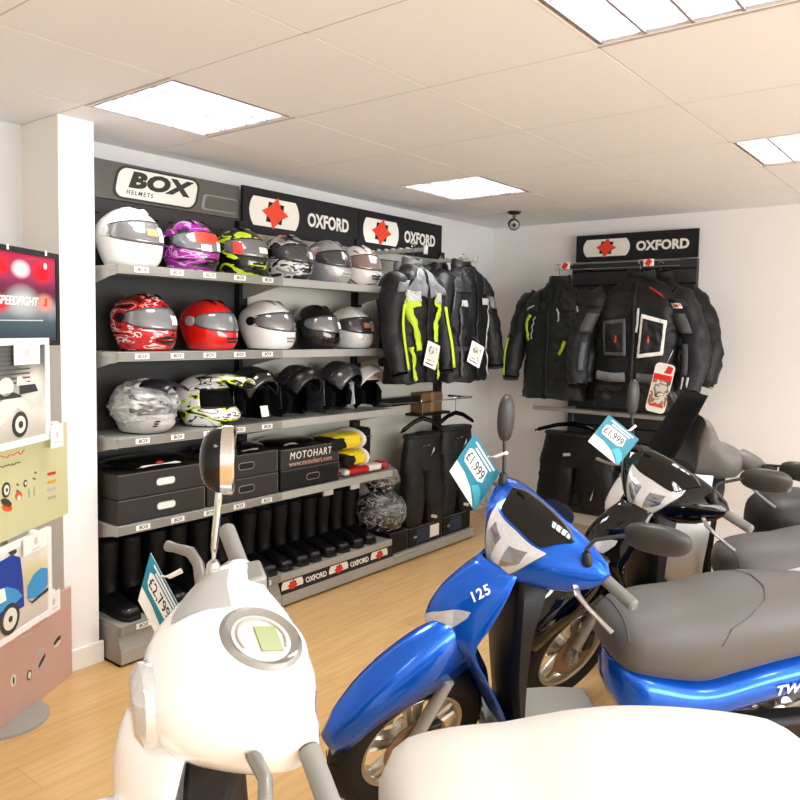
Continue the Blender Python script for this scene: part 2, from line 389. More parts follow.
def make_bay(k, label):
    x0, x1 = BX[k], BX[k+1]
    t = thing('shelving_bay', label, 'shelving unit', (0, 0, 0), 0, None)
    t.location = (x0, YP, 0)
    off = Matrix.Translation((-x0, -YP, 0))
    kids0 = set(bpy.data.objects)
    bm = BM(); bb(bm, (x0, YP, .02), (x1, YB, 2.19))
    if k == 0:
        for i in range(12):
            for zz in (1.94, 2.12): bb(bm, (x0+.03+i*.083, YP-.001, zz-.004), (x0+.055+i*.083, YP, zz+.004), 1)
    obj('back_panel', bm, [M['dark_panel'] if k == 0 else M['beige_panel'], M['black_matt']], t, False)
    if k == 0: upright(t, x0+.03)
    if k < 2: upright(t, x1)
    else: upright(t, x1-.03); 
    if k < 2:
        for z in SZ: shelf(t, k, x0+.003, x1-.003, z, k == 0)
    # base: shelf deck, lip, printed strip, kick plate
    zd = .188 if k < 2 else .07
    bm = BM(); bb(bm, (x0+.002, YF+.01, zd-.023), (x1-.002, YP-.01, zd)); bb(bm, (x0+.002, YF, zd-(.038 if k < 2 else .025)), (x1-.002, YF+.012, zd+.003))
    b = obj('base_shelf', bm, M['steel'], t, False, bevel=.002)
    if k == 0:
        bm = BM(); bb(bm, (x0+.004, YF-.006, .152), (x1-.004, YF, .19)); obj('price_strip', bm, M['strip'], b, False)
        for j in range(5):
            bm = BM(); label_bm(bm, x0+.12+.19*j, YF-.006, .171); obj('price_label', bm, [M['label'], M['text_dk']], b, False)
        bm = BM(); prism(bm, [(YF+.02, .15), (YF+.055, .15), (YF+.04, .075), (YF-.012, .075)], (x0+.001, 0, 0), (0, 1, 0), (0, 0, 1), (x1-x0-.006, 0, 0)); obj('sloped_panel', bm, M['olive'], t, False)
    elif k == 1:
        bm = BM(); prism(bm, [(YF+.004, .15), (YF+.05, .15), (YF+.05, .078), (YF-.012, .078)], (x0+.004, 0, 0), (0, 1, 0), (0, 0, 1), (x1-x0-.008, 0, 0)); s = obj('printed_strip', bm, M['sign_black'], t, False)
        nz = V((0, -.072, .016)).normalized(); up = V((0, .016, .072)).normalized()
        for j in range(3):
            bm = BM(); o = V((x0+.085+.385*j, YF-.006, .114))
            emblem(bm, o, (1, 0, 0), nz, .17, .066)
            obj('emblem', bm, [M['sign_white'], M['red'], M['black']], s, False)
            if j < 2:
                bm = BM(); put_text(bm, 'OXFORD', .042, o+V((.192, 0, 0))+nz*.001, (1, 0, 0), up, 0, .0006, .0012); obj('lettering', bm, M['sign_white'], s, False)
    bm = BM(); bb(bm, (x0+.003, YF-.012, .014), (x1-.003, YF+.01, .078 if k < 2 else .055)); bb(bm, (x0+.003, YF+.01, 0), (x1-.003, YP, .014), 1)
    obj('kick_plate', bm, [M['steel'], M['black_matt']], t, False, bevel=.002)
    for x in ((x0+.002,) if k == 0 else (x1-.006,)):
        bm = BM(); prism(bm, [(YF-.004, .014), (YF-.004, .08), (YF+.03, .15), (YF, .15), (YF, .19), (YP-.01, .19), (YP-.01, .014)] if k == 0 else [(YF-.004, .014), (YF, .07), (YP-.01, .07), (YP-.01, .014)], (x, 0, 0), (0, 1, 0), (0, 0, 1), (.004, 0, 0)); obj('end_panel', bm, M['steel_dk'], t, False)
    if k == 2:
        bm = BM(); bb(bm, (x0+.03, YP-.09, 1.03), (x1-.05, YP-.05, 1.09)); obj('cross_bar', bm, M['black'], t, False, bevel=.004)
        for x in ():
            bm = BM(); bb(bm, (x-.012, 3.04, 1.045), (x+.012, YP-.06, 1.075)); bb(bm, (x-.014, 3.03, 1.04), (x+.014, 3.042, 1.082))
            obj('display_arm', bm, M['chrome'], t, False, bevel=.002)
        bm = BM(); bb(bm, (x0+.03, YP-.09, 2.06), (x1-.03, YP-.05, 2.11)); obj('cross_bar', bm, M['steel_dk'], t, False, bevel=.004)
        for x in (x0+.03, x1-.26):
            bm = BM(); bb(bm, (x-.012, 2.90 if x < 4.3 else 2.97, 2.075), (x+.012, YP-.06, 2.10)); 
            for i in range(7): bb(bm, (x-.015, 3.03+.06*i, 2.096), (x+.015, 3.045+.06*i, 2.108))
            y0 = 2.90 if x < 4.3 else 2.97
            bb(bm, (x-.02, y0-.012, 2.06), (x+.02, y0, 2.115)); obj('display_arm', bm, M['steel'], t, False, bevel=.002)
    for o in set(bpy.data.objects)-kids0:
        if o.parent is t:
            o.data.transform(off)
            for c in o.children: c.data.transform(off)
make_bay(0, 'shelving bay beside the white pillar, dark back panel, small labels along every shelf')
make_bay(1, 'grey shelving bay in the middle with pale back panel and OXFORD strip along its base')
make_bay(2, 'shelving bay furthest from the pillar, without shelves, holding hanging jackets and trousers')

# ------------------------------------------------------------------ header signs
def oxford_sign(name_label, o, ux, nz, w, h, tx=.71, ts=.43, sx=.80, ex=.245):
    """o bottom-left corner at the sign's face"""
    o = V(o); ux = V(ux); nz = V(nz); uz = V((0, 0, 1))
    t = thing('oxford_sign' if False else 'brand_sign', name_label, 'sign', o, 0, 'OXFORD header signs')
    bm = BM(); prism(bm, [(0, 0), (w, 0), (w, h), (0, h)], (0, 0, 0), ux, uz, -nz*.02); obj('panel', bm, M['sign_black'], t, False)
    bm = BM(); emblem(bm, ux*w*ex+uz*h*.5+nz*.001, ux, nz, w*.40, h*.64); obj('emblem', bm, [M['sign_white'], M['redorange'], M['black']], t, False)
    bm = BM(); put_text(bm, 'OXFORD', h*ts, ux*w*tx+uz*h*.48+nz*.002, ux, uz, 0, .001, .004, 0, 1.02, sx); obj('lettering', bm, M['sign_white'], t, False)
    return t
YS = 3.44
oxford_sign('black OXFORD sign over the middle shelving bay, beside the BOX header', (2.872, YS, 2.125), (1, 0, 0), (0, -1, 0), .99, .262)
oxford_sign('black OXFORD sign above the rail of neon and black jackets', (3.868, YS, 2.125), (1, 0, 0), (0, -1, 0), .965, .262)
oxford_sign('black OXFORD sign on the right-hand wall above two black jackets', (5.715, 2.735, 2.145), (0, -1, 0), (-1, 0, 0), .96, .21, .725, .46, .98, .265)
def box_sign():
    t = thing('header_sign', 'dark grey header sign reading BOX HELMETS above the top helmet shelf', 'sign', (1.87, YP-.002, 2.195))
    w, h = .995, .185; ux = V((1, 0, 0)); uz = V((0, 0, 1)); nz = V((0, -1, 0))
    bm = BM(); prism(bm, [(0, 0), (w, 0), (w, h), (0, h)], (0, 0, 0), ux, uz, V((0, .02, 0))); obj('panel', bm, M['sign_grey'], t, False)
    c = ux*.465+uz*.092
    def sk(poly, s=.22): return [(x+y*s, y) for x, y in poly]
    bm = BM()
    prism(bm, sk(rrect(.50, .168, .054)), c+nz*.0005, ux, uz, nz*.001, 1)
    prism(bm, sk(rrect(.47, .146, .046)), c+nz*.0015, ux, uz, nz*.001, 0)
    prism(bm, sk(rrect(.455, .134, .04)), c+nz*.0025, ux, uz, nz*.0004, 0)
    obj('emblem', bm, [M['sign_white'], M['text_dk']], t, False)
    bm = BM(); put_text(bm, 'BOX', .105, c+uz*.016+nz*.004, ux, uz, 0, .001, .006, .25, 1.05, 1.55)
    put_text(bm, 'HELMETS', .03, c+ux*(-.11)-uz*.046+nz*.003, ux, uz, 0, .0006, .0004, .15, 1.35)
    obj('lettering', bm, M['text_dk'], t, False)
    bm = BM(); prism(bm, sk(rrect(.24, .085, .02)), ux*.86+uz*.065+nz*.0005, ux, uz, nz*.0006, 0); prism(bm, sk(rrect(.22, .07, .016)), ux*.87+uz*.065+nz*.001, ux, uz, nz*.0006, 1); obj('faint_emblem', bm, [M['steel_dk'], M['sign_grey']], t, False)
M['sign_grey'] = mat('sign_grey', '#5b5853', .4, .2, vary=.12, vscale=2.)
box_sign()

# socket on the pale back panel
t = thing('wall_socket', 'black double wall socket on the pale panel just under the lowest shelf', 'socket', (3.10, YP, .435))
bm = BM(); bb(bm, (-.073, -.012, 0), (.073, 0, .086)); obj('face_plate', bm, M['black'], t, False, bevel=.004)
for s in (-1, 1):
    bm = BM(); bb(bm, (s*.036-.016, -.014, .012), (s*.036-.006, -.011, .03)); bb(bm, (s*.036+.006, -.014, .012), (s*.036+.016, -.011, .03)); bb(bm, (s*.036-.005, -.014, .034), (s*.036+.005, -.011, .05)); obj('pin_holes', bm, M['steel'], t, False)
    bm = BM(); bb(bm, (s*.02-.006, -.018, .056), (s*.02+.006, -.011, .076)); obj('switch', bm, M['black_gloss'], t, False)

# camera dome on the ceiling
t = thing('security_camera', 'small black bullet security camera hanging from the ceiling in the corner', 'security camera', (5.05, 2.93, ZC))
bm = BM(); lathe(bm, [(.05, 0), (.05, -.012), (.03, -.022)], 20); obj('mount_plate', bm, M['black'], t)
bm = BM(); tube(bm, [(0, 0, -.02), (0, 0, -.05), (-.012, -.004, -.065)], .014, 10); obj('bracket', bm, M['steel_dk'], t)
d = V((-.80, -.55, -.25)).normalized(); c = V((-.005, 0, -.095))
bm = BM(); tube(bm, [c-d*.045, c-d*.035, c+d*.04, c+d*.045], [.03, .042, .042, .036], 18); obj('camera_body', bm, M['black'], t)
bm = BM(); tube(bm, [c+d*.045, c+d*.05, c+d*.052], [.034, .032, .016], 18); obj('lens', bm, M['steel_dk'], t)
bm = BM(); tube(bm, [c+d*.051, c+d*.056], [.016, .014], 14); obj('lens_glass', bm, M['black_gloss'], t)

# ------------------------------------------------------------------ poster boards, left
PO, PU, PN = V((1.70, 3.21, 0)), V((-.846, -.534, 0)), V((.534, -.846, 0))
def PP(a, z, off=0.): return PO+PU*a+PN*off+V((0, 0, z))
def grad_mat(name, stops, axis='Z', rough=.4, warp=.0, glow=()):
    """printed picture: colours along one axis with optional soft round spots (pos, radius, colour)"""
    k = NT(name); k.set(Roughness=rough)
    tc = k.add('ShaderNodeTexCoord'); sp = k.add('ShaderNodeSeparateXYZ'); k.link(tc.outputs['Generated'], sp.inputs[0])
    cr = k.add('ShaderNodeValToRGB'); el = cr.color_ramp.elements
    while len(el) < len(stops): el.new(.5)
    for i, (p, c) in enumerate(stops): el[i].position = p; el[i].color = lin(c)
    src = sp.outputs[axis]
    if warp:
        nz = k.add('ShaderNodeTexNoise', i_Scale=5., i_Detail=3.); k.link(tc.outputs['Generated'], nz.inputs[0])
        ma = k.add('ShaderNodeMath', operation='MULTIPLY_ADD', i_1=warp, i_2=-warp/2); k.link(nz.outputs['Fac'], ma.inputs[0])
        ad = k.add('ShaderNodeMath', operation='ADD'); k.link(src, ad.inputs[0]); k.link(ma.outputs[0], ad.inputs[1]); src = ad.outputs[0]
    k.link(src, cr.inputs[0]); out = cr.outputs[0]
    for (px, pz, r, c) in glow:
        cx = k.add('ShaderNodeCombineXYZ', i_0=px, i_2=pz*1.)
        sp2 = k.add('ShaderNodeCombineXYZ'); k.link(sp.outputs['X'], sp2.inputs[0]); k.link(sp.outputs['Z'], sp2.inputs[2])
        dn = k.add('ShaderNodeVectorMath', operation='DISTANCE'); k.link(cx.outputs[0], dn.inputs[0]); k.link(sp2.outputs[0], dn.inputs[1])
        mr = k.add('ShaderNodeMapRange', i_1=r*.35, i_2=r, i_3=1., i_4=0.); k.link(dn.outputs['Value'], mr.inputs[0])
        mx = k.add('ShaderNodeMix', data_type='RGBA'); k.link(mr.outputs[0], mx.inputs[0]); k.link(out, mx.inputs[6]); mx.inputs[7].default_value = lin(c); out = mx.outputs[2]
    k.link(out, k.b.inputs['Base Color']); return k.m
def board(name, label, a0, a1, z0, z1, off, m, frame_w=0., fm=None, th=.012):
    o = PP(a0, z0, off); t = thing(name, label, 'poster', o, 0, 'poster boards on the display stand')
    q = lambda a, z, d=0.: PU*(a-a0)+V((0, 0, z-z0))+PN*d
    bm = BM(); prism(bm, [(0, 0), (a1-a0, 0), (a1-a0, z1-z0), (0, z1-z0)], (0, 0, 0), PU, (0, 0, 1), -PN*th); obj('backing', bm, fm or m, t, False)
    f = frame_w
    bm = BM(); prism(bm, [(f, f), (a1-a0-f, f), (a1-a0-f, z1-z0-f), (f, z1-z0-f)], PN*.0004, PU, (0, 0, 1), PN*.001); obj('print', bm, m, t, False)
    if f:
        bm = BM(); w = a1-a0; h = z1-z0
        for r in ((0, 0, w, f), (0, h-f, w, h), (0, f, f, h-f), (w-f, f, w, h-f)):
            prism(bm, [(r[0], r[1]), (r[2], r[1]), (r[2], r[3]), (r[0], r[3])], PN*.0004, PU, (0, 0, 1), PN*.006)
        obj('frame', bm, fm, t, False)
    return t, q
def blob(t, q, name, m, poly, d=.003, parent=None):
    bm = BM(); prism(bm, [(p[0], p[1]) for p in poly], PN*d, PU, (0, 0, 1), PN*.0012); return obj(name, bm, m, t, False)
def ell(cx, cz, rx, rz, n=18, rot=0.):
    out = []
    for k in range(n):
        a = 2*PI*k/n; x, y = rx*math.cos(a), rz*math.sin(a)
        out.append((cx+x*math.cos(rot)-y*math.sin(rot), cz+x*math.sin(rot)+y*math.cos(rot)))
    return out
C2 = lambda n, c, r=.5: M.setdefault(n, mat(n, c, r))
def card(t, q, a, z, w=.12, h=.08, d=.02):
    bm = BM(); prism(bm, [(-w/2, -h/2), (w/2, -h/2), (w/2, h/2), (-w/2, h/2)], q(a, z, d), PU, (0, 0, 1), PN*.002)
    prism(bm, ell(0, 0, .013, .016, 8), q(a, z+.005, d+.002), PU, (0, 0, 1), PN*.0005, 1); prism(bm, [(-.025, -.028), (.025, -.028), (.025, -.023), (-.025, -.023)], q(a, z, d+.002), PU, (0, 0, 1), PN*.0005, 1)
    prism(bm, [(-.012, h/2), (.012, h/2), (.012, h/2+.012), (-.012, h/2+.012)], q(a, z, d-.02), PU, (0, 0, 1), PN*.022)
    obj('clip_card', bm, [M['paper'], C2('pale_print', '#cfc7c4')], t, False)
m = grad_mat('poster_red_night', [(0, '#2c3b48'), (.22, '#42565f'), (.38, '#8d8f92'), (.5, '#55484c'), (.56, '#5b2038'), (.72, '#8f2f55'), (1, '#b3203f')], warp=.12, glow=[(.6, .45, .22, '#b4b8b6'), (.36, .42, .13, '#d8262e'), (.86, .45, .13, '#e08d78'), (.36, .83, .14, '#d8141f'), (.837, .80, .15, '#dc0f1c'), (.59, .82, .12, '#f3ecf4')])
t, q = board('poster_board', 'black framed poster with red lights, the topmost board at left',   .12, .74, 1.488, 1.868, .03, m, .022, C2('poster_frame_black', '#1c1a1e'))
bm = BM(); put_text(bm, 'SPEEDFIGHT', .046, q(.405, 1.662, .004), -PU, (0, 0, 1), 0, .0006, .001, .25, .95, 1.05); obj('lettering', bm, M['white'], t, False)
bm = BM(); put_text(bm, '3', .044, q(.222, 1.662, .004), -PU, (0, 0, 1), 0, .0006, .001, .25); obj('numeral', bm, M['red'], t, False)
blob(t, q, 'light_dot', M['white'], ell(.098, .322, .011, .013, 10)); blob(t, q, 'light_streak', C2('streak', '#c9cfd2'), [(.12, .100), (.6, .095), (.6, .099), (.12, .104)])
for a in (.22, .47):
    bm = BM(); prism(bm, [(-.006, 0), (.006, 0), (.006, .02), (-.006, .02)], q(a, 1.852, .008), PU, (0, 0, 1), PN*.002); obj('clip', bm, M['paper'], t, False)
# black and white scooter photo
m = grad_mat('poster_street_photo', [(0, '#b9b2a6'), (.18, '#cfc9bd'), (.3, '#d8d3c8'), (.55, '#8f8d86'), (.75, '#6d6d69'), (1, '#5c5d5b')], warp=.25, glow=[(.8, .55, .3, '#ded8cc')])
t, q = board('poster_board', 'white framed black-and-white photo of a scooter, second board from the top at left', .235, .74, 1.105, 1.52, .05, m, .026, M['white'])
cream = C2('photo_cream', '#e6e0d2'); dk = C2('photo_dark', '#3a3a38')
for i in range(9): blob(t, q, 'shutter_line', C2('photo_grey', '#54554f'), [(.13, .385-.017*i), (.47, .385-.017*i), (.47, .379-.017*i), (.13, .379-.017*i)], .0018)
blob(t, q, 'wheel', dk, ell(.20, .085, .05, .05)); blob(t, q, 'wheel', cream, ell(.20, .085, .033, .033), .0044); blob(t, q, 'wheel', dk, ell(.20, .085, .014, .014), .006)
blob(t, q, 'scooter_body', cream, [(.135, .12), (.15, .165), (.20, .19), (.30, .19), (.36, .165), (.44, .16), (.44, .10), (.33, .09), (.27, .12), (.22, .15), (.17, .13)], .005)
blob(t, q, 'saddle', dk, [(.19, .195), (.24, .212), (.34, .21), (.34, .19), (.20, .188)], .005); blob(t, q, 'rider_bag', cream, ell(.285, .235, .045, .035), .005); blob(t, q, 'car_roof', cream, [(.10, .235), (.17, .25), (.19, .27), (.215, .27), (.22, .235)], .004); blob(t, q, 'car_window', dk, [(.08, .205), (.10, .235), (.20, .235), (.20, .2)], .004)
card(t, q, .41, 1.462, .165, .085)
# green accessories board
m = mat('poster_sage', '#c9c596', .5)
t, q = board('poster_board', 'sage green accessory board with small part pictures, third board from the top at left', .05, .74, .75, 1.155, .02, m)
orange = C2('print_orange', '#dd5a2b')
def scrib(t, q, a0, a1, z, m, h=.008, n=14, sd=1):
    r = random.Random(sd); pts = [(a0+(a1-a0)*i/n, z+r.uniform(-h, h)) for i in range(n+1)]
    bm = BM(); tube(bm, [q(a, zz, .002) for a, zz in pts], .0022, 5); obj('handwriting', bm, m, t)
scrib(t, q, .36, .58, 1.072, orange, .007, 22, 2); scrib(t, q, .39, .52, 1.036, C2('print_olive', '#6d6a4a'), .004, 18, 3)
z_ = lambda a, z: (a-.05, z-.75)
def e2(n, m, a, z, rx, rz, rot=0., d=.002): blob(t, q, n, m, ell(a-.05, z-.75, rx, rz, 16, rot), d)
e2('wheel_picture', dk, .482, .944, .026, .03); e2('wheel_picture', cream, .482, .944, .016, .02, 0, .0035); e2('wheel_picture', dk, .482, .944, .006, .008, 0, .005)
e2('seat_picture', dk, .482, .895, .036, .014, .5); e2('seat_picture', orange, .478, .874, .033, .013, .35); e2('cover_picture', orange, .405, .905, .022, .018, .3); e2('cover_picture', cream, .405, .897, .012, .01, 0, .0035)
e2('badge_picture', dk, .36, .945, .012, .014); e2('badge_picture', cream, .36, .945, .006, .007, 0, .0035)
for a, z, rr in ((.41, .95, .01), (.30, .952, .012), (.29, .975, .008), (.41, .925, .012)): e2('part_picture', C2('print_grey', '#77745c'), a, z, rr, .004, .4)
for a, z in ((.335, .9), (.30, .9)): e2('part_picture', C2('print_pale', '#aeb08c'), a, z, .005, .02)
for i, (z, c) in enumerate(((.950, '#cc3a2e'), (.916, '#e0a52c'), (.882, '#b9b5bb'), (.848, '#a9a887'))):
    blob(t, q, 'colour_swatch', C2('swatch%d' % i, c), [(.095, z-.75-.008), (.155, z-.75-.004), (.155, z-.75+.008), (.095, z-.75+.004)], .002)
card(t, q, .205, 1.115, .09, .095, .045)
# colour scooter photo
m = grad_mat('poster_sunny_photo', [(0, '#cfc0b6'), (.22, '#d9d2c4'), (.45, '#cdbd97'), (.62, '#d9cf9e'), (.8, '#e8e4d3'), (1, '#efece4')], warp=.2)
t, q = board('poster_board', 'white framed colour photo of a blue scooter, fourth board from the top at left', .24, .74, .375, .742, .05, m, .024, M['white'])
b1 = C2('photo_blue', '#1d3f9c'); b2 = C2('photo_skyblue', '#3f95cf')
blob(t, q, 'scooter_body', b1, [(.19, .10), (.195, .20), (.21, .30), (.26, .325), (.34, .32), (.46, .30), (.46, .09), (.30, .10)], .003)
blob(t, q, 'scooter_fender', b2, [(.20, .145), (.24, .185), (.30, .215), (.37, .20), (.46, .2), (.46, .12), (.33, .13), (.26, .13)], .0048)
blob(t, q, 'wheel', dk, ell(.285, .085, .06, .06), .0062); blob(t, q, 'wheel', cream, ell(.285, .085, .042, .042), .0076); blob(t, q, 'wheel', dk, ell(.285, .085, .012, .012), .009)
blob(t, q, 'badge_plate', M['paper'], [(.305, .165), (.355, .165), (.355, .22), (.315, .215)], .0064); blob(t, q, 'mirror_picture', dk, ell(.255, .335, .025, .012, 12, .2), .003)
blob(t, q, 'car_bonnet', b2, [(.028, .13), (.028, .20), (.07, .215), (.12, .205), (.165, .17), (.17, .12), (.10, .105)], .003); blob(t, q, 'car_bumper', dk, [(.028, .12), (.14, .10), (.17, .118), (.14, .092), (.028, .105)], .0045)
card(t, q, .375, .715, .16, .07)
# pink board
m = mat('poster_pink', '#cca698', .5)
t, q = board('poster_board', 'dusty pink accessory board standing on the floor, lowest board at left', 0., .74, .0, .405, 0., m)
def e3(n, m, a, z, rx, rz, rot=0., d=.002): blob(t, q, n, m, ell(a, z, rx, rz, 16, rot), d)
for i in range(2): blob(t, q, 'heading_line', C2('print_blush', '#dcb9ac'), [(.30, .335-.018*i), (.47, .365-.018*i), (.47, .358-.018*i), (.30, .328-.018*i)], .002)
e3('seat_picture', dk, .117, .205, .028, .012, -.3); e3('seat_picture', cream, .117, .19, .024, .01, -.2); e3('lever_picture', dk, .235, .165, .032, .009, -.6); e3('lever_picture', C2('print_ltgrey', '#b9b4b3'), .23, .148, .028, .01, -.5)
e3('clock_picture', dk, .325, .145, .017, .021); e3('clock_picture', cream, .325, .145, .011, .015, 0, .0035); e3('pouch_picture', cream, .43, .172, .018, .024); e3('pouch_picture', dk, .43, .172, .005, .016, 0, .0035); e3('part_picture', C2('print_ltgrey', '#b9b4b3'), .25, .215, .03, .012, .2)
card(t, q, .19, .40, .1, .09, .03)
# thin post carrying the boards
bm = BM(); o = PP(.42, 0, -.03)
prism(bm, [(-.02, 0), (.02, 0), (.02, 1.85), (-.02, 1.85)], (0, 0, 0), PU, (0, 0, 1), -PN*.02); lathe(bm, [(.02, .0), (.16, .0), (.16, .012), (.02, .02)], 24, c=-PN*.01)
ob = obj('display_stand', bm, M['steel'], None, False); ob.location = o; tag(ob, 'slim grey post standing behind the stack of poster boards', 'display stand')
# ------------------------------------------------------------------ helmets
HZ = [0, .010, .03, .05, .07, .088, .100, .118, .14, .16, .178, .190, .205, .22, .235, .248, .257, .263]
def itp(tab, z):
    for (a, va), (b, vb) in zip(tab, tab[1:]):
        if z <= b:
            t = (z-a)/(b-a); t = max(0, min(1, t)); return va+(vb-va)*t
    return tab[-1][1]
TF = [(0, .120), (.012, .140), (.03, .155), (.07, .163), (.11, .158), (.14, .153), (.178, .136), (.205, .116), (.235, .082), (.248, .062), (.257, .040), (.263, .012)]
TB = [(0, .088), (.012, .098), (.03, .108), (.07, .132), (.11, .152), (.14, .158), (.178, .154), (.205, .138), (.235, .098), (.248, .074), (.257, .047), (.263, .014)]
TW = [(0, .092), (.012, .102), (.03, .109), (.07, .118), (.11, .124), (.14, .125), (.178, .118), (.205, .103), (.235, .072), (.248, .054), (.257, .035), (.263, .010)]
HN = 48
def hpt(z, i, sc=1., chin=0., cz=.13):
    a = 2*PI*i/HN; c, s = math.cos(a), math.sin(a)
    f = itp(TF, z)+(chin*max(0, 1-abs(z-.05)/.06) if chin else 0); b = itp(TB, z); w = itp(TW, z)
    e = 2/2.25
    x = (f if c > 0 else -b)*abs(c)**e; y = w*math.copysign(abs(s)**e, s)
    return V((x*sc, y*sc, cz+(z-cz)*sc))
def hgrid(bm, rows, cols, sc=1., chin=0., tf=None, mi=0, skipf=None):
    g = {}
    def vt(r, c):
        c %= HN
        if (r, c) not in g:
            p = hpt(HZ[r], c, sc, chin)
            g[(r, c)] = bm.verts.new(tf @ p if tf else p)
        return g[(r, c)]
    for r in rows:
        for c in cols:
            if skipf and skipf(r, c): continue
            f = bm.faces.new((vt(r, c), vt(r, c+1), vt(r+1, c+1), vt(r+1, c))); f.material_index = mi
    return g
FULL = range(HN); NR = len(HZ)-1
VIS = [c % HN for c in range(-10, 10)]
def in_port(r, c): return 6 <= r < 11 and (c < 10 or c >= HN-10)
def in_face(r, c): return r < 11 and (c < 10 or c >= HN-10)
M['lining'] = mat('helmet_lining', '#0a0a0b', .9, spec=.1)
M['clear_visor'] = mat('clear_visor', '#8f8f92', .05, .55, coat=1.)
M['dark_visor'] = mat('dark_visor', '#2a2a2e', .04, .3, coat=1.)
M['smoke_visor'] = mat('smoke_visor', '#57575a', .05, .5, coat=1.)
M['rubber'] = mat('rubber', '#171718', .6)
def helmet(label, X, Y, Z, shell_m, visor_m=None, kind='full', yaw=0., trim=None, pivot=None, group=None, extra=None, s=1.0, flip=62, pitch=0., chin_m=None):
    t = thing('helmet', label, 'helmet', (X, Y, Z+.004), R(-90+yaw), group)
    visor_m = visor_m or M['clear_visor']; trim = trim or M['black']; pivot = pivot or trim
    chin = {'full': .0, 'flip': .0, 'open': 0., 'cross': .045}[kind]
    T = Matrix.Scale(s, 4) @ Matrix.Rotation(pitch, 4, 'Y')
    skp = {'full': None, 'flip': in_face, 'open': in_face, 'cross': in_port}[kind]
    bm = BM(); hgrid(bm, range(NR), FULL, 1., chin, T, 0, skp)
    top = [v for v in bm.verts if v.co.z > .262*s]
    if top: bmesh.ops.contextual_create(bm, geom=top)
    obj('shell', bm, shell_m, t, solid=.006, sub=1)
    bm = BM(); hgrid(bm, range(1, NR), FULL, .94, chin*.5, T, 0, (lambda r, c: r < 10 and (c < 9 or c >= HN-9)) if kind in ('flip', 'open') else None); obj('lining', bm, M['lining'], t)
    # neck roll
    bm = BM(); pts = [T @ hpt(.002, c) for c in range(0, HN, 2)]; ring = []
    for i, p in enumerate(pts):
        d = (pts[(i+1) % len(pts)]-pts[i-1]).normalized(); x, y = frame(d)
        ring.append([bm.verts.new(p+(x*math.cos(a)+y*math.sin(a))*.006) for a in (0, PI/3, 2*PI/3, PI, 4*PI/3, 5*PI/3)])
    for i in range(len(ring)):
        a, b = ring[i], ring[(i+1) % len(ring)]
        for k in range(6): bm.faces.new((a[k], a[(k+1) % 6], b[(k+1) % 6], b[k]))
    if kind in ('full', 'cross'): obj('neck_roll', bm, M['rubber'], t)
    else: bm.free()
    if kind == 'full':
        bm = BM(); g = []
        for a in range(29):
            i = -11.5+23*a/28; q = abs(i)/11.5; z0 = .097+.030*q**2.2; z1 = .196-.022*q**2
            if q > .82: m_ = (q-.82)/.18; z0 += .012*m_**2; z1 -= .012*m_**2
            g.append([bm.verts.new(T @ hpt(z0+(z1-z0)*b/8, i, 1.025)) for b in range(9)])
        skin(bm, g, False, 0, False); vz = obj('visor', bm, visor_m, t, solid=.003, angle=60)
        for kk in (0, 8):
            bm = BM(); tube(bm, [r[kk].co.copy() if False else T @ hpt((.097+.030*(abs(-11.5+23*a/28)/11.5)**2.2) if kk == 0 else (.196-.022*(abs(-11.5+23*a/28)/11.5)**2), -11.5+23*a/28, 1.024) for a, r in enumerate(g)], .0028, 6); obj('visor_seal', bm, M['rubber'], vz)
    if kind == 'flip':
        rot = T @ Matrix.Translation((-.01, 0, .155)) @ Matrix.Rotation(R(-flip), 4, 'Y') @ Matrix.Translation((.01, 0, -.155)) 
        bm = BM(); hgrid(bm, range(1, 6), VIS, 1.045, .01, rot); c = obj('chin_bar', bm, chin_m or shell_m, t, solid=.012, sub=1)
        bm = BM(); hgrid(bm, range(6, 10), VIS, 1.05, 0, rot); obj('visor', bm, visor_m, t, solid=.003, sub=1)
        bm = BM(); hgrid(bm, range(2, 5), [c % HN for c in range(-8, 8)], 1.0, .0, rot); obj('chin_lining', bm, M['lining'], t, solid=.01)
        for sg in (-1, 1):
            bm = BM(); tube(bm, [T @ V((.03, sg*.10, .03)), T @ V((.075, sg*.085, .05)), T @ V((.08, sg*.09, .11)), T @ V((.05, sg*.1, .15))], [.02, .022, .02, .012], 10); obj('cheek_pad', bm, M['lining'], t)
    if kind == 'open':
        rot = T @ Matrix.Translation((-.01, 0, .155)) @ Matrix.Rotation(R(-52), 4, 'Y') @ Matrix.Translation((.01, 0, -.155))
        bm = BM(); hgrid(bm, range(4, 9), VIS, 1.05, 0, rot); obj('visor', bm, chin_m or shell_m, t, solid=.006, sub=1)
        for sg in (-1, 1):
            bm = BM(); tube(bm, [T @ V((.04, sg*.10, .02)), T @ V((.09, sg*.085, .05)), T @ V((.09, sg*.09, .11)), T @ V((.06, sg*.1, .15))], [.02, .022, .018, .012], 10); obj('cheek_pad', bm, M['lining'], t)
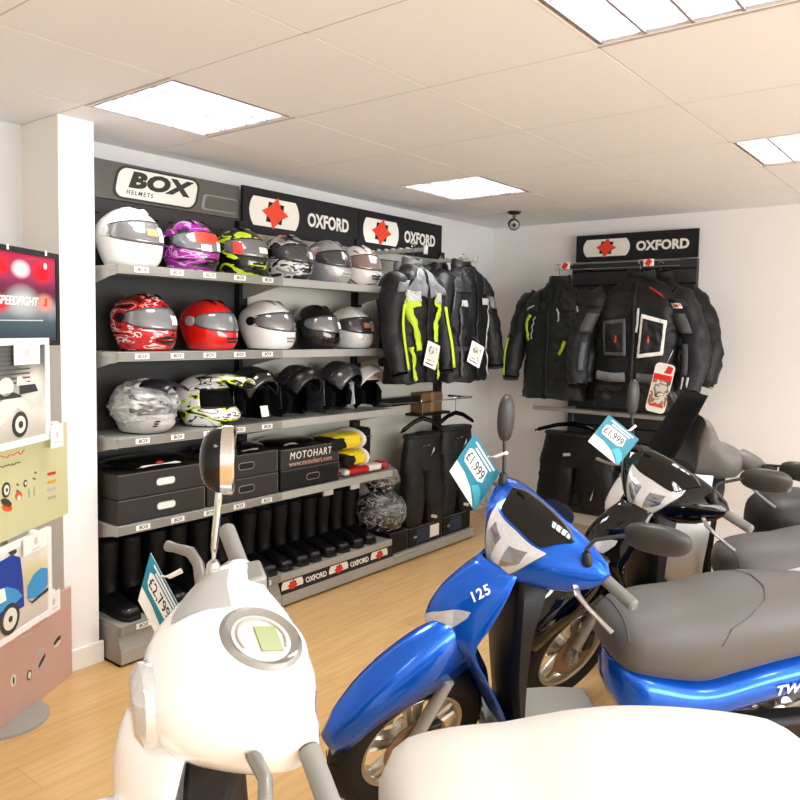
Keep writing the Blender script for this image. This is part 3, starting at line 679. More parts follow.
    if kind != 'cross':
        for sg in (-1, 1):
            c = T @ V((-.012 if kind == 'full' else -.015, sg*.122, .148)); bm = BM()
            lathe(bm, [(.026, -.006), (.026, .004), (.022, .009), (.010, .010)], 18, 'y'); 
            for v in bm.verts: v.co = V((v.co.x*1.25, v.co.y*sg, v.co.z))+c
            obj('visor_pivot', bm, pivot, t)
        # chin vent and crown vent
        if kind == 'full':
            bm = BM()
            for zz, w in ((.042, .038), (.058, .046)):
                for k in range(-4, 4):
                    p = [T @ hpt(z2, 0, 1.03) for z2 in (zz, zz+.009)]
                    def q(u, z2):
                        b = hpt(z2, u, 1.03); return T @ b
                    f = bm.faces.new([bm.verts.new(q(k*.55*w/.046, zz)), bm.verts.new(q((k+1)*.55*w/.046, zz)), bm.verts.new(q((k+1)*.55*w/.046, zz+.009)), bm.verts.new(q(k*.55*w/.046, zz+.009))])
            bmesh.ops.remove_doubles(bm, verts=bm.verts, dist=.0005); obj('chin_vent', bm, trim, t, solid=.004)
        for sg in (-1, 1):
            bm = BM(); tube(bm, [T @ V((.085, sg*.035, .236)), T @ V((.05, sg*.038, .254)), T @ V((.0, sg*.038, .257))], [.004, .011, .005], 8, flat=((0, 0, 1), .55)); obj('crown_vent', bm, trim, t)
    if kind == 'cross':
        bm = BM(); rings = []
        for u in range(7):
            f = u/6; x = .02+.24*f; w = .095-.02*f; z = .262+.035*f-.05*f*f
            rings.append([T @ V((x, w*math.sin(a), z-.035*(1-math.cos(a))*1.3)) for a in [R(-75+150*k/10) for k in range(11)]])
        loft(bm, rings, False, 0, False); obj('peak', bm, chin_m or shell_m, t, solid=.005)
        for sg in (-1, 1):
            bm = BM()
            for k in range(3): box(bm, (.155+.01*k, sg*.06, .04+.012*k), (.03, .02, .006), 0, Matrix.Rotation(sg*.6, 3, 'Z'))
            obj('chin_vent', bm, M['black'], t, False)
        bm = BM()
        pts = [T @ (hpt(HZ[11], c, 1.02, .0)) for c in range(-10, 11)]; tube(bm, pts, .006, 6); pts = [T @ (hpt(HZ[6], c, 1.02, .0)) for c in range(-10, 11)]; tube(bm, pts, .006, 6); obj('eyeport_trim', bm, M['black'], t)
    if extra: extra(t, T)
    return t
def decal(t, T, name, m, i0, i1, r0, r1, sc=1.03):
    bm = BM(); n = 5; g = []
    for a in range(n+1):
        row = []
        for b in range(n+1):
            i = i0+(i1-i0)*a/n; z = r0+(r1-r0)*b/n; row.append(bm.verts.new(T @ hpt(z, i, sc)))
        g.append(row)
    for a in range(n):
        for b in range(n): bm.faces.new((g[a][b], g[a+1][b], g[a+1][b+1], g[a][b+1]))
    return obj(name, bm, m, t)
W = mat('helmet_white', '#efece8', .08, coat=1.); M['hwhite'] = W
HR = mat('helmet_red', '#d3150f', .1, coat=1.); HB = mat('helmet_black', '#0d0d0f', .12, coat=.8); HBm = mat('helmet_satin_black', '#141416', .32, spec=.4)
HG = mat('helmet_gunmetal', '#4a4a4e', .25, .6, coat=.6); HS = mat('helmet_silver', '#c3c0c4', .18, .5, coat=.8)
stick = mat('swing_sticker', '#efe9e2', .5); stickr = mat('sticker_red', '#e03a2a', .5); peach = mat('sticker_peach', '#d48a5c', .5)
g_purple = graphic_mat('paint_purple', [(0, '#1a0d1d'), (.38, '#8c1a80'), (.49, '#c09ac2'), (.52, '#98228c'), (.60, '#241127')], 1.3, (7, 5, 22), 3.)
g_neon = graphic_mat('paint_black_neon', [(0, '#101011'), (.56, '#c9e620'), (.64, '#141415')], 4.2, (6, 6, 16), 3.)
g_grey = graphic_mat('paint_grey_bands', [(0, '#26262a'), (.44, '#9a989a'), (.52, '#e3dfdc'), (.57, '#39383b'), (.68, '#b5b0ae')], 2.1, (7, 6, 16), 3.)
g_red = graphic_mat('paint_red_tribal', [(0, '#5a0a0c'), (.40, '#c8151a'), (.53, '#e9e3df'), (.56, '#c2151a'), (.63, '#2b1214')], 6.7, (7, 5, 22), 4.)
g_wb = graphic_mat('paint_white_brown', [(0, '#e9e4de'), (.5, '#e9e4de'), (.55, '#8a6a5c'), (.62, '#e5dfd8')], 9.2, (6, 6, 14), 3.)
g_mx = graphic_mat('paint_white_lime', [(0, '#1a1a1a'), (.40, '#c8dc28'), (.46, '#eeece6'), (.60, '#1d1d1c'), (.64, '#ecebe5')], 3.3, (8, 6, 22), 3.)
g_camo = graphic_mat('paint_black_white', [(0, '#0a0a0b'), (.52, '#b5b5b8'), (.56, '#0d0d0e')], 8.4, (9, 9, 16), 4.)
YH = 3.272
def ex_purple(t, T):
    decal(t, T, 'visor_sticker', stickr, -4.5, 6, .138, .19, 1.05); decal(t, T, 'swing_tag', stick, 2, 6, .105, .15, 1.055); decal(t, T, 'side_tag', stick, -3, 0, .10, .13, 1.055)
def ex_white(t, T): decal(t, T, 'visor_sticker', peach, -1.5, 1.2, .13, .16, 1.05); decal(t, T, 'visor_label', stick, 1.6, 4.2, .11, .17, 1.05)
def ex_lbl(t, T): decal(t, T, 'visor_label', stick, 1, 4, .12, .16, 1.05)
def ex_neon(t, T): decal(t, T, 'visor_sticker', stickr, -8, -5, .11, .17, 1.05); decal(t, T, 'visor_label', stick, 0, 4, .12, .15, 1.05)
top = 'helmets on the top shelf'; mid = 'helmets on the second shelf'; low = 'helmets on the third shelf'
helmet('large glossy white full-face helmet, leftmost on the top shelf', 2.04, YH, SZ[0], W, M['clear_visor'], yaw=8, trim=M['label'], pivot=M['label'], group=top, extra=ex_white, s=1.06)
helmet('purple and black full-face helmet with a red sticker on its visor, top shelf', 2.385, YH, SZ[0], g_purple, M['clear_visor'], yaw=4, group=top, extra=ex_purple)
helmet('black full-face helmet with neon yellow flashes, top shelf beside the purple one', 2.715, YH, SZ[0], g_neon, M['clear_visor'], yaw=-2, group=top, extra=ex_neon)
helmet('grey, black and white patterned full-face helmet, fourth along the top shelf', 3.055, YH, SZ[0], g_grey, M['smoke_visor'], yaw=2, group=top, extra=ex_lbl)
helmet('plain silver full-face helmet with dark visor, top shelf under the OXFORD sign', 3.385, YH, SZ[0], HS, M['smoke_visor'], yaw=4, trim=M['steel'], pivot=HS, group=top)
helmet('white helmet with brown bands, last on the top shelf beside the jackets', 3.68, YH, SZ[0], g_wb, mat('rose_visor', '#a08a84', .06, .5, coat=1.), yaw=-4, group=top)
helmet('red and black helmet with tribal lines, leftmost on the second shelf', 2.115, YH, SZ[1], g_red, M['clear_visor'], yaw=10, group=mid, extra=ex_lbl, s=1.05)
helmet('plain bright red full-face helmet with clear visor, second shelf', 2.50, YH, SZ[1], HR, M['clear_visor'], yaw=12, pivot=M['steel'], group=mid, s=1.0)
helmet('off-white full-face helmet beside the plain red one, second shelf', 2.905, YH, SZ[1], W, M['clear_visor'], yaw=12, trim=M['steel_dk'], pivot=HBm, group=mid, s=1.05)
helmet('black full-face helmet between two white ones, second shelf', 3.29, YH, SZ[1], HB, M['clear_visor'], yaw=8, trim=M['black'], group=mid, extra=ex_lbl)
helmet('white helmet with wide dark visor, rightmost on the second shelf', 3.61, YH, SZ[1], W, M['smoke_visor'], yaw=-4, trim=M['label'], pivot=HBm, group=mid, extra=ex_white)
def wrap_bag(t, m, seed, c, rx, ry, rz, amp=.03):
    bm = BM(); bmesh.ops.create_icosphere(bm, subdivisions=5, radius=1.)
    for v in bm.verts:
        d = v.co.normalized()
        n = noise.noise(d*2.2+V((seed, 0, 0)))*.6+abs(noise.noise(d*5+V((seed, 3, 0))))*.55+abs(noise.noise(d*11+V((0, seed, 0))))*.25
        k = 1+amp*8*n
        z = d.z*rz*k; v.co = V(c)+V((d.x*rx*k, d.y*ry*k, max(z, -c[2]+.004)))
    return obj('plastic_wrap', bm, m, t, angle=50)
def plastic_mat(name, a=.35, c='#dcdedf'):
    k = NT(name); k.set(Base_Color=lin(c), Roughness=.12); k.b.inputs['Alpha'].default_value = a
    tc = k.add('ShaderNodeTexCoord'); nz = k.add('ShaderNodeTexNoise', i_Scale=15., i_Detail=4., i_Distortion=.8); mp = k.add('ShaderNodeMapping'); mp.inputs['Scale'].default_value = (.7, .7, 2.2); k.link(tc.outputs['Object'], mp.inputs[0]); k.link(mp.outputs[0], nz.inputs[0])
    bp = k.add('ShaderNodeBump', i_Strength=.9, i_Distance=.02); k.link(nz.outputs['Fac'], bp.inputs['Height']); k.link(bp.outputs[0], k.b.inputs['Normal'])
    mr = k.add('ShaderNodeMapRange', i_1=.42, i_2=.62, i_3=a*.4, i_4=min(1, a*1.8)); k.link(nz.outputs['Fac'], mr.inputs[0]); k.link(mr.outputs[0], k.b.inputs['Alpha'])
    return k.m
M['plastic'] = plastic_mat('clear_plastic', .5, '#e4e5e4'); M['plastic_dk'] = plastic_mat('clear_plastic_dark', .22)
h = helmet('white motocross helmet still wrapped in a crumpled clear bag, leftmost on the third shelf', 2.10, YH, SZ[2], mat('paint_pale_grey', '#bdbbb5', .3), M['smoke_visor'], 'cross', 10, group=low, chin_m=HBm, s=.95)
wrap_bag(h, M['plastic'], 3.1, (.02, 0, .125), .165, .152, .12)
helmet('white, black and lime motocross helmet with a pointed peak, third shelf', 2.475, YH, SZ[2], g_mx, None, 'cross', 22, group=low, s=1.0)
def ex_flip(t, T):
    bm = BM(); box(bm, (.155, 0, .06), (.003, .055, .06), 0, Matrix.Rotation(-.25, 3, 'Y')); box(bm, (.157, 0, .052), (.003, .05, .02), 1, Matrix.Rotation(-.25, 3, 'Y')); obj('swing_tag', bm, [stick, stickr], t, False)
helmet('glossy black flip-up helmet with a white swing tag in its opening, third shelf', 2.745, YH, SZ[2], HB, M['dark_visor'], 'flip', 4, group=low, extra=ex_flip)
helmet('satin black flip-up helmet with grey cheek edges, third shelf', 3.08, YH, SZ[2], HBm, M['dark_visor'], 'flip', 6, group=low)
helmet('dark gunmetal flip-up helmet with raised chin bar, third shelf', 3.425, YH, SZ[2], HG, M['dark_visor'], 'flip', 10, group=low, s=1.05)
helmet('white open-face helmet with raised white visor, rightmost on the third shelf', 3.71, YH, SZ[2], W, M['dark_visor'], 'open', 4, group=low)
# ------------------------------------------------------------------ scooters
RK = R(26); SAX = V((-math.sin(RK), 0, math.cos(RK))); SA0 = V((-.40, 0, .98))
def steerer(a):
    m = Matrix.Translation(SA0) @ Matrix.Rotation(a, 4, SAX) @ Matrix.Translation(-SA0)
    return m
def cr1(p0, p1, p2, p3, t):
    return .5*((2*p1)+(p2-p0)*t+(2*p0-5*p1+4*p2-p3)*t*t+(3*p1-p0-3*p2+p3)*t**3)
def cr_open(P, u):
    n = len(P)-1; u = max(0, min(n-1e-6, u)); i = int(u); t = u-i
    return cr1(P[max(i-1, 0)], P[i], P[min(i+1, n)], P[min(i+2, n)], t)
def cr_loop(P, u):
    n = len(P); i = int(math.floor(u)); t = u-i
    return cr1(P[(i-1) % n], P[i % n], P[(i+1) % n], P[(i+2) % n], t)
def table(rows, x):
    """catmull through rows [(x, a, b, ...)] sorted by x"""
    xs = [r[0] for r in rows]
    if x <= xs[0]: return rows[0][1:]
    if x >= xs[-1]: return rows[-1][1:]
    for i in range(len(xs)-1):
        if xs[i] <= x <= xs[i+1]: break
    t = (x-xs[i])/(xs[i+1]-xs[i]); n = len(rows)-1
    return tuple(cr1(rows[max(i-1, 0)][k], rows[i][k], rows[i+1][k], rows[min(i+2, n)][k], t) for k in range(1, len(rows[0])))
class Headset:
    def __init__(s, st): s.st = st   # [(|y|, [(x, z) * 7])]
    def prof(s, y):
        rows = [(a,)+tuple(v for p in P for v in p) for a, P in s.st]
        r = table(rows, abs(y)); return [V((r[2*i], 0, r[2*i+1])) for i in range(len(r)//2)]
    def at(s, y, u):
        p = cr_loop(s.prof(y), u); return V((p.x, y, p.z))
    def nrm(s, y, u):
        e = 1e-3; a = s.at(y, u+e*10)-s.at(y, u-e*10); b = s.at(y+e, u)-s.at(y-e, u); n = b.cross(a).normalized()
        c = s.at(0, 0)*.5+s.at(0, 4)*.5; return n if n.dot(s.at(y, u)-c) > 0 else -n
    def body(s, bm, ys, T, n=28):
        loft(bm, [[T @ s.at(y, 7*k/n) for k in range(n)] for y in ys])
    def patch(s, bm, lo, hi, y0, y1, T, off=.003, nu=16, nv=8):
        g = []
        for i in range(nu+1):
            y = y0+(y1-y0)*i/nu; row = []
            for j in range(nv+1):
                u = lo(y)+(hi(y)-lo(y))*j/nv; row.append(bm.verts.new(T @ (s.at(y, u)+s.nrm(y, u)*off)))
            g.append(row)
        for i in range(nu):
            for j in range(nv): bm.faces.new((g[i][j], g[i+1][j], g[i+1][j+1], g[i][j+1]))
HS_TWEET = Headset([
    (0, [(-.285, .868), (-.262, .925), (-.290, .995), (-.395, 1.075), (-.475, 1.062), (-.47, .95), (-.37, .868)]),
    (.07, [(-.30, .882), (-.28, .935), (-.303, .999), (-.40, 1.073), (-.475, 1.06), (-.47, .955), (-.38, .874)]),
    (.13, [(-.335, .905), (-.318, .955), (-.328, 1.012), (-.415, 1.066), (-.478, 1.056), (-.472, .96), (-.40, .90)]),
    (.19, [(-.385, .925), (-.37, .965), (-.375, 1.01), (-.43, 1.05), (-.48, 1.045), (-.475, .97), (-.42, .93)]),
    (.235, [(-.43, .96), (-.42, .985), (-.425, 1.008), (-.45, 1.032), (-.48, 1.03), (-.478, .98), (-.45, .955)]),
    (.255, [(-.452, .985), (-.448, .997), (-.452, 1.008), (-.462, 1.015), (-.475, 1.012), (-.474, .993), (-.462, .983)])])
HS_ROUND = Headset([
    (0, [(-.265, .88), (-.235, .945), (-.262, 1.02), (-.36, 1.062), (-.52, 1.00), (-.52, .92), (-.40, .86)]),
    (.08, [(-.28, .885), (-.25, .95), (-.275, 1.022), (-.37, 1.06), (-.515, 1.00), (-.515, .925), (-.41, .87)]),
    (.14, [(-.33, .90), (-.30, .96), (-.325, 1.022), (-.39, 1.05), (-.495, 1.01), (-.50, .935), (-.42, .885)]),
    (.19, [(-.39, .925), (-.372, .97), (-.385, 1.018), (-.42, 1.04), (-.49, 1.02), (-.49, .95), (-.44, .92)]),
    (.225, [(-.43, .96), (-.42, .985), (-.428, 1.012), (-.45, 1.025), (-.482, 1.015), (-.482, .975), (-.455, .955)])])
YS_ = [-.255, -.25, -.235, -.215, -.19, -.16, -.13, -.10, -.07, -.035, 0, .035, .07, .10, .13, .16, .19, .215, .235, .25, .255]
AP_TWEET = [(.25, -.36, -.355, .125), (.40, -.29, -.335, .125), (.50, -.240, -.288, .132), (.58, -.19, -.246, .134), (.63, -.16, -.22, .13), (.66, -.098, -.212, .132), (.69, -.082, -.216, .132), (.735, -.086, -.245, .13), (.80, -.115, -.278, .126), (.86, -.172, -.305, .118), (.92, -.245, -.332, .10)]
AP_ROUND = [(.25, -.34, -.36, .16), (.40, -.26, -.31, .17), (.55, -.20, -.285, .18), (.70, -.165, -.29, .185), (.80, -.17, -.31, .17), (.88, -.20, -.33, .13), (.93, -.25, -.35, .09)]
def apron_pt(tab, s, z, p=1.7):
    c, e, y = table(tab, z); return V((c+(e-c)*abs(s)**p, y*math.copysign(abs(s)**1.0, s), z))
def apron_n(tab, s, z):
    e = .01; a = apron_pt(tab, s+e, z)-apron_pt(tab, s-e, z); b = apron_pt(tab, s, z+e)-apron_pt(tab, s, z-e)
    n = a.cross(b).normalized(); return n if n.x > 0 or (abs(n.x) < .3 and n.y*s > 0) else -n
def lathe_y(bm, prof, c, n=40, mi=0, cap=False):
    lathe(bm, [(r, y) for r, y in prof], n, 'y', c, mi, cap)
def wheel(t, name, c, T, r=.285, w=.05, disc=True, spokes=5):
    c = V(c); TT = T @ Matrix.Translation(c)
    bm = BM(); ri = r*.66
    prof = [(ri, -.038), (ri-.012, -.034), (ri-.02, -.012), (ri-.02, .012), (ri-.012, .034), (ri, .038), (ri+.004, .034), (ri-.008, .012), (ri-.008, -.012), (ri+.004, -.034)]
    lathe(bm, prof+[prof[0]], 48, 'y', cap=False); 
    lathe(bm, [(.035, -.04), (.04, -.035), (.04, .035), (.035, .04)], 24, 'y')
    for k in range(spokes):
        a = 2*PI*k/spokes+.3
        for da in (-.16, .16):
            p0 = V((.03*math.cos(a+da*2), 0, .03*math.sin(a+da*2))); p1 = V(((ri-.008)*math.cos(a+da), 0, (ri-.008)*math.sin(a+da)))
            tube(bm, [p0, p0*.5+p1*.5+V((0, .008, 0)), p1], [.016, .012, .014], 8, flat=((0, 1, 0), 1.5))
    xform(bm.verts, TT); rim = obj(name, bm, M['alu'], t)
    bm = BM(); pr = []
    for k in range(15):
        a = R(-105+210*k/14); pr.append((ri+.006+(r-ri-.006)*.5+(r-ri-.006)*.5*math.cos(a)*1.0, w*math.sin(a)*1.0))
    pr = [(ri-.004, -w*.72)]+pr+[(ri-.004, w*.72)]
    lathe(bm, pr, 56, 'y', cap=False)
    for k in range(28):   # tread grooves as raised blocks
        for sg in (-1, 1):
            a = 2*PI*(k+.25*(sg > 0))/28; rr = r+.0005
            q = [(a, .006), (a+.05, .006), (a+.13, .036), (a+.08, .036)]
            vs = [bm.verts.new(((rr-(y/.05)**2*.012)*math.cos(b), sg*y, (rr-(y/.05)**2*.012)*math.sin(b))) for b, y in q]
            f = bm.faces.new(vs); f.material_index = 1
    xform(bm.verts, TT); obj('tyre', bm, [M['tyre'], M['black_matt']], rim)
    if disc:
        bm = BM(); lathe(bm, [(.06, .046), (.115, .046), (.115, .05), (.06, .05), (.06, .046)], 36, 'y', cap=False)
        for k in range(5):
            a = 2*PI*k/5; tube(bm, [(.03*math.cos(a), .045, .03*math.sin(a)), (.068*math.cos(a+.2), .048, .068*math.sin(a+.2))], .008, 6)
        xform(bm.verts, TT); obj('brake_disc', bm, M['disc'], rim)
    return rim
M['tyre'] = mat('tyre_rubber', '#161514', .7, vary=.1, spec=.3); M['disc'] = mat('disc_steel', '#a58a72', .3, .8); M['seat'] = mat('seat_vinyl', '#585552', .55, bump=.05, bscale=300); M['seat_edge'] = mat('seat_piping', '#4c4a48', .6)
M['lamp'] = None
def lamp_mat():
    k = NT('headlamp_lens'); k.set(Roughness=.08); k.b.inputs['Coat Weight'].default_value = 1.
    tc = k.add('ShaderNodeTexCoord'); vo = k.add('ShaderNodeTexVoronoi', i_Scale=70.); k.link(tc.outputs['Object'], vo.inputs['Vector'])
    cr = k.add('ShaderNodeValToRGB'); e = cr.color_ramp.elements; e[0].color = lin('#cbccce'); e[1].color = lin('#dcdcdb'); e[1].position = .9
    k.link(vo.outputs['Distance'], cr.inputs[0]); k.link(cr.outputs[0], k.b.inputs['Base Color'])
    bp = k.add('ShaderNodeBump', i_Strength=.08, i_Distance=.002); k.link(vo.outputs['Distance'], bp.inputs['Height']); k.link(bp.outputs[0], k.b.inputs['Normal'])
    k.b.inputs['Metallic'].default_value = .35
    return k.m
M['lamp'] = lamp_mat(); M['lamp_in'] = mat('lamp_reflector', '#a3a5aa', .12, .85)
M['rimtrim'] = mat('smoked_trim', '#6d6a66', .2, .3)
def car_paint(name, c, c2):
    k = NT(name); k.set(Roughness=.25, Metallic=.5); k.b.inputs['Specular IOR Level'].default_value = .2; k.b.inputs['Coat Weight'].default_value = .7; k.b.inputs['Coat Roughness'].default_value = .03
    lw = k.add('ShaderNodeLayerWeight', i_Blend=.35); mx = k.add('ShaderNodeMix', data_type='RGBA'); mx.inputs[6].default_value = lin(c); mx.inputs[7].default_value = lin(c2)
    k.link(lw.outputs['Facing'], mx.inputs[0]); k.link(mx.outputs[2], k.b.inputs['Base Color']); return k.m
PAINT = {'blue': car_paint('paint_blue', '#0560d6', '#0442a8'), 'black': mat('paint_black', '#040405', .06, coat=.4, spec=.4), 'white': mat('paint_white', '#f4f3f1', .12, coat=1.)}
M['grip'] = mat('grip_rubber', '#77756f', .55); M['bar_dk'] = mat('control_black', '#161617', .5); M['lever'] = mat('lever_alloy', '#a9a6a0', .3, .8); M['mirror_shell'] = mat('mirror_shell', '#2d2c2a', .45); M['glass_mirror'] = mat('mirror_glass', '#1a1b1e', .03, .9)
M['inner'] = mat('inner_plastic', '#131314', .5, spec=.3, bump=.03, bscale=400)
def mirror(par, name, T, c, u, v, n, a, b, d, pts, mi='mirror_shell', r=.006, band=0.):
    """head: centre c, half axes a along u, b along v, bulge d along n; glass on the -n side"""
    c, u, v, n = V(c), V(u).normalized(), V(v).normalized(), V(n).normalized()
    bm = BM(); rings = []
    for k in range(7):
        f = k/6; ang = f*PI/2; s = math.cos(ang)**.8 if k < 6 else .02; h = d*math.sin(ang)
        rings.append([c+u*(a*s*math.copysign(abs(math.cos(q))**.85, math.cos(q)))+v*(b*s*math.copysign(abs(math.sin(q))**.85, math.sin(q)))+n*h for q in [2*PI*j/24 for j in range(24)]])
    loft(bm, [[p-n*.008 for p in rings[0]]]+rings); xform(bm.verts, T); m = obj(name, bm, M[mi], par)
    bm = BM(); loft(bm, [[c+(p-c)*.93-n*.0085 for p in rings[0]], [c+(p-c)*.91-n*.010 for p in rings[0]]]); xform(bm.verts, T); obj('mirror_glass', bm, M['glass_mirror'], m)
    if band:
        bm = BM(); loft(bm, [[c+(p-c)*1.04-n*.002 for p in rings[0]], [c+(p-c)*1.05-n*band for p in rings[0]], [c+(p-c)*.95-n*(band+.004) for p in rings[0]]], True); xform(bm.verts, T); obj('chrome_rim', bm, M['chrome'], m)
    bm = BM(); tube(bm, [T @ V(p) for p in pts], r, 10); obj('stalk', bm, M['bar_dk'] if mi == 'mirror_shell' else M['chrome'], m)
    p0 = T @ V(pts[0]); p1 = T @ V(pts[1]); dd = (p1-p0).normalized()
    bm = BM(); tube(bm, [p0-dd*.02, p0-dd*.01, p0+dd*.02, p0+dd*.026], [.013, .016, .013, .008], 12); obj('mount_boot', bm, M['bar_dk'] if mi == 'mirror_shell' else M['chrome'], m)
    return m
def controls(t, T, side, lever=True, grip='grip', gy=(.225, .365), bend=0.):
    s = side
    bm = BM(); p = lambda y, z=0., x=0.: T @ V((-.470+x, s*y, .988+z))
    tube(bm, [p(gy[0]), p(gy[0]+.004), p(gy[1]-.006), p(gy[1])], [.017, .0185, .0185, .012], 16); g = obj('handle_grip', bm, M[grip], t)
    bm = BM(); tube(bm, [p(.05), p(gy[0])], .012, 10); box(bm, T @ V((-.468, s*(gy[0]-.03), .985)), (.05, .05, .045), 0, T.to_3x3()); obj('switch_cluster', bm, M['bar_dk'], t, bevel=.006)
    if lever:
        bm = BM(); q = [(-.40, .20, .965), (-.385, .235, .95), (-.395, .275, .93), (-.409, .312, .914), (-.42, .355, .90)]
        tube(bm, [T @ V((a, s*b, c)) for a, b, c in q], [.009, .010, .008, .008, .0095], 8, flat=((0, 0, 1), .7)); obj('brake_lever', bm, M['lever'], t)
def apron(t, tab, paint, thick=.006, name='front_apron', p=1.7):
    bm = BM(); zs = [tab[0][0]+(tab[-1][0]-tab[0][0])*i/26 for i in range(27)]; N = 18
    loft(bm, [[apron_pt(tab, -1+2*k/N, z, p) for k in range(N+1)] for z in zs], False, 0, False)
    return obj(name, bm, paint, t, angle=50, solid=thick)
def seat(t, rows, m, name='seat'):
    bm = BM(); x0, x1 = rows[0][0], rows[-1][0]; N = 30; rings = []
    rr = sorted(rows, key=lambda r: r[0])
    for i in range(N+1):
        x = x0+(x1-x0)*i/N; zt, zb, w = table(rr, x); ring = []
        for k in range(28):
            a = 2*PI*k/28; c, s = math.cos(a), math.sin(a); n = 2/3.0
            yy = w*math.copysign(abs(c)**n, c); zz = (zt+zb)/2+(zt-zb)/2*math.copysign(abs(s)**(2/2.6), s)
            ring.append(V((x, yy*(1 if s < .2 else 1-.10*s), zz)))
        rings.append(ring)
    loft(bm, rings); return obj(name, bm, m, t, angle=60)
SEAT = [(-.672, .672, .59, .045), (-.685, .694, .57, .09), (-.712, .714, .545, .125), (-.742, .730, .525, .142), (-.83, .748, .503, .155), (-.94, .756, .487, .165), (-1.0, .770, .485, .168), (-1.08, .786, .508, .168), (-1.2, .795, .54, .165), (-1.36, .79, .568, .15), (-1.5, .775, .59, .12), (-1.58, .73, .625, .06)]
def seam(t, T, pts, w=.0035):
    bm = BM(); tube(bm, pts, w, 6); obj('seat_seam', bm, M['seat_edge'], t)
def seat_top(x, y):
    rr = sorted(SEAT, key=lambda r: r[0]); zt, zb, w = table(rr, x)
    c = min(.999, abs(y)/w); s = (1-c**3)**(1/2.6) if c < 1 else 0
    return V((x, y*(1-.10*s if s > .2 else 1), (zt+zb)/2+(zt-zb)/2*s))
def tail(t, paint, w=.165, rows=None):
    rows = rows or [(-.70, .545, .45, .05), (-.715, .55, .38, .10), (-.77, .545, .35, .148), (-.98, .508, .36, .168), (-1.2, .56, .41, .168), (-1.4, .59, .46, .15), (-1.6, .66, .54, .11), (-1.75, .68, .62, .05)]
    bm = BM(); rr = sorted(rows, key=lambda r: r[0]); N = 26; rings = []
    for i in range(N+1):
        x = rows[0][0]+(rows[-1][0]-rows[0][0])*i/N; zt, zb, w = table(rr, x); ring = []
        for k in range(24):
            a = 2*PI*k/24; c, s = math.cos(a), math.sin(a)
            ring.append(V((x, w*math.copysign(abs(c)**.6, c), (zt+zb)/2+(zt-zb)/2*math.copysign(abs(s)**.7, s))))
        rings.append(ring)
    loft(bm, rings); return obj('tail_body', bm, paint, t, angle=60)
def fender(t, T, rows, paint, name='front_fender'):
    bm = BM(); rr = sorted(rows, key=lambda r: r[0]); N = 22; rings = []
    for i in range(N+1):
        x = rr[0][0]+(rr[-1][0]-rr[0][0])*i/N; zt, zb, w = table(rr, x)
        ring = []
        for k in range(15):
            a = PI*k/14; c, s = math.cos(a), math.sin(a)
            ring.append(V((x-.02*(1-s), w*math.copysign(abs(c)**.75, c), zb+(zt-zb)*abs(s)**.62)))
        rings.append(ring)
    loft(bm, [[T @ p for p in r] for r in rings], False, 0, False); return obj(name, bm, paint, t, angle=50, solid=.005)
def undercarriage(t, T, leg_paint=None):
    wheel(t, 'front_wheel', (-.033, .012, .293), T)
    for s in (-1, 1):
        bm = BM(); tube(bm, [T @ V((.0, s*.075, .27)), T @ V((-.01, s*.075, .34)), T @ V((-.11, s*.07, .56))], [.02, .022, .02], 12)
        bm2 = BM(); box(bm2, T @ V((.0, s*.075, .285)), (.05, .03, .05), 0, T.to_3x3()); me = bpy.data.meshes.new('x'); bm2.to_mesh(me); bm2.free(); bm.from_mesh(me)
        obj('fork_leg', bm, M['steel'], t)
    bm = BM(); tube(bm, [T @ V((-.11, 0, .58)), T @ V((-.38, 0, .93))], .03, 12); obj('steering_column', bm, M['inner'], t)
    bm = BM(); box(bm, T @ V((-.085, .068, .34)), (.05, .035, .085), 0, T.to_3x3()); obj('brake_caliper', bm, M['bar_dk'], t, bevel=.006)
    wheel(t, 'rear_wheel', (-1.36, 0, .275), Matrix.Identity(4), .275, .055, False)
    bm = BM(); bb(bm, (-1.40, .085, .22), (-.95, .16, .36)); bb(bm, (-1.05, -.12, .24), (-.85, .12, .42)); obj('engine_case', bm, M['inner'], t, bevel=.02)
    bm = BM(); tube(bm, [(-.95, -.12, .24), (-1.1, -.15, .25), (-1.55, -.165, .36)], [.025, .05, .055], 14); obj('exhaust', bm, M['inner'], t)
    bm = BM(); tube(bm, [(-.80, .10, .24), (-.83, .16, .10), (-.86, .205, .012), (-.90, .21, .010)], [.011, .011, .011, .012], 8); obj('side_stand', bm, M['bar_dk'], t)
    bm = BM(); loft(bm, [[V((x, y, z)) for y, z in ((-w, .25), (-w, .275), (0, .282), (w, .275), (w, .25), (w*.7, .215), (-w*.7, .215))] for x, w in ((-.31, .12), (-.36, .175), (-.60, .18), (-.72, .16))]); obj('footboard', bm, M['steel_dk'], t, bevel=.006)
def inner_shield(t):
    tab = [(.27, -.385, -.385, .18), (.45, -.375, -.36, .18), (.60, -.37, -.342, .176), (.745, -.375, -.336, .172), (.82, -.395, -.338, .16), (.89, -.42, -.345, .125), (.93, -.43, -.36, .09)]
    bm = BM(); N = 12; rings = []
    for i in range(16):
        z = .27+.66*i/15; c, e, y = table(tab, z)
        fr = [V((e+.012, y*k/6, z)) if abs(k) < 6 else V((e, y*k/6, z)) for k in range(-6, 7)]
        bk = [V((c-(0.0 if abs(k) > 4 else .02), y*.97*k/6, z)) for k in range(6, -7, -1)]
        rings.append(fr+bk)
    loft(bm, rings); return obj('leg_shield', bm, M['inner'], t, angle=50)
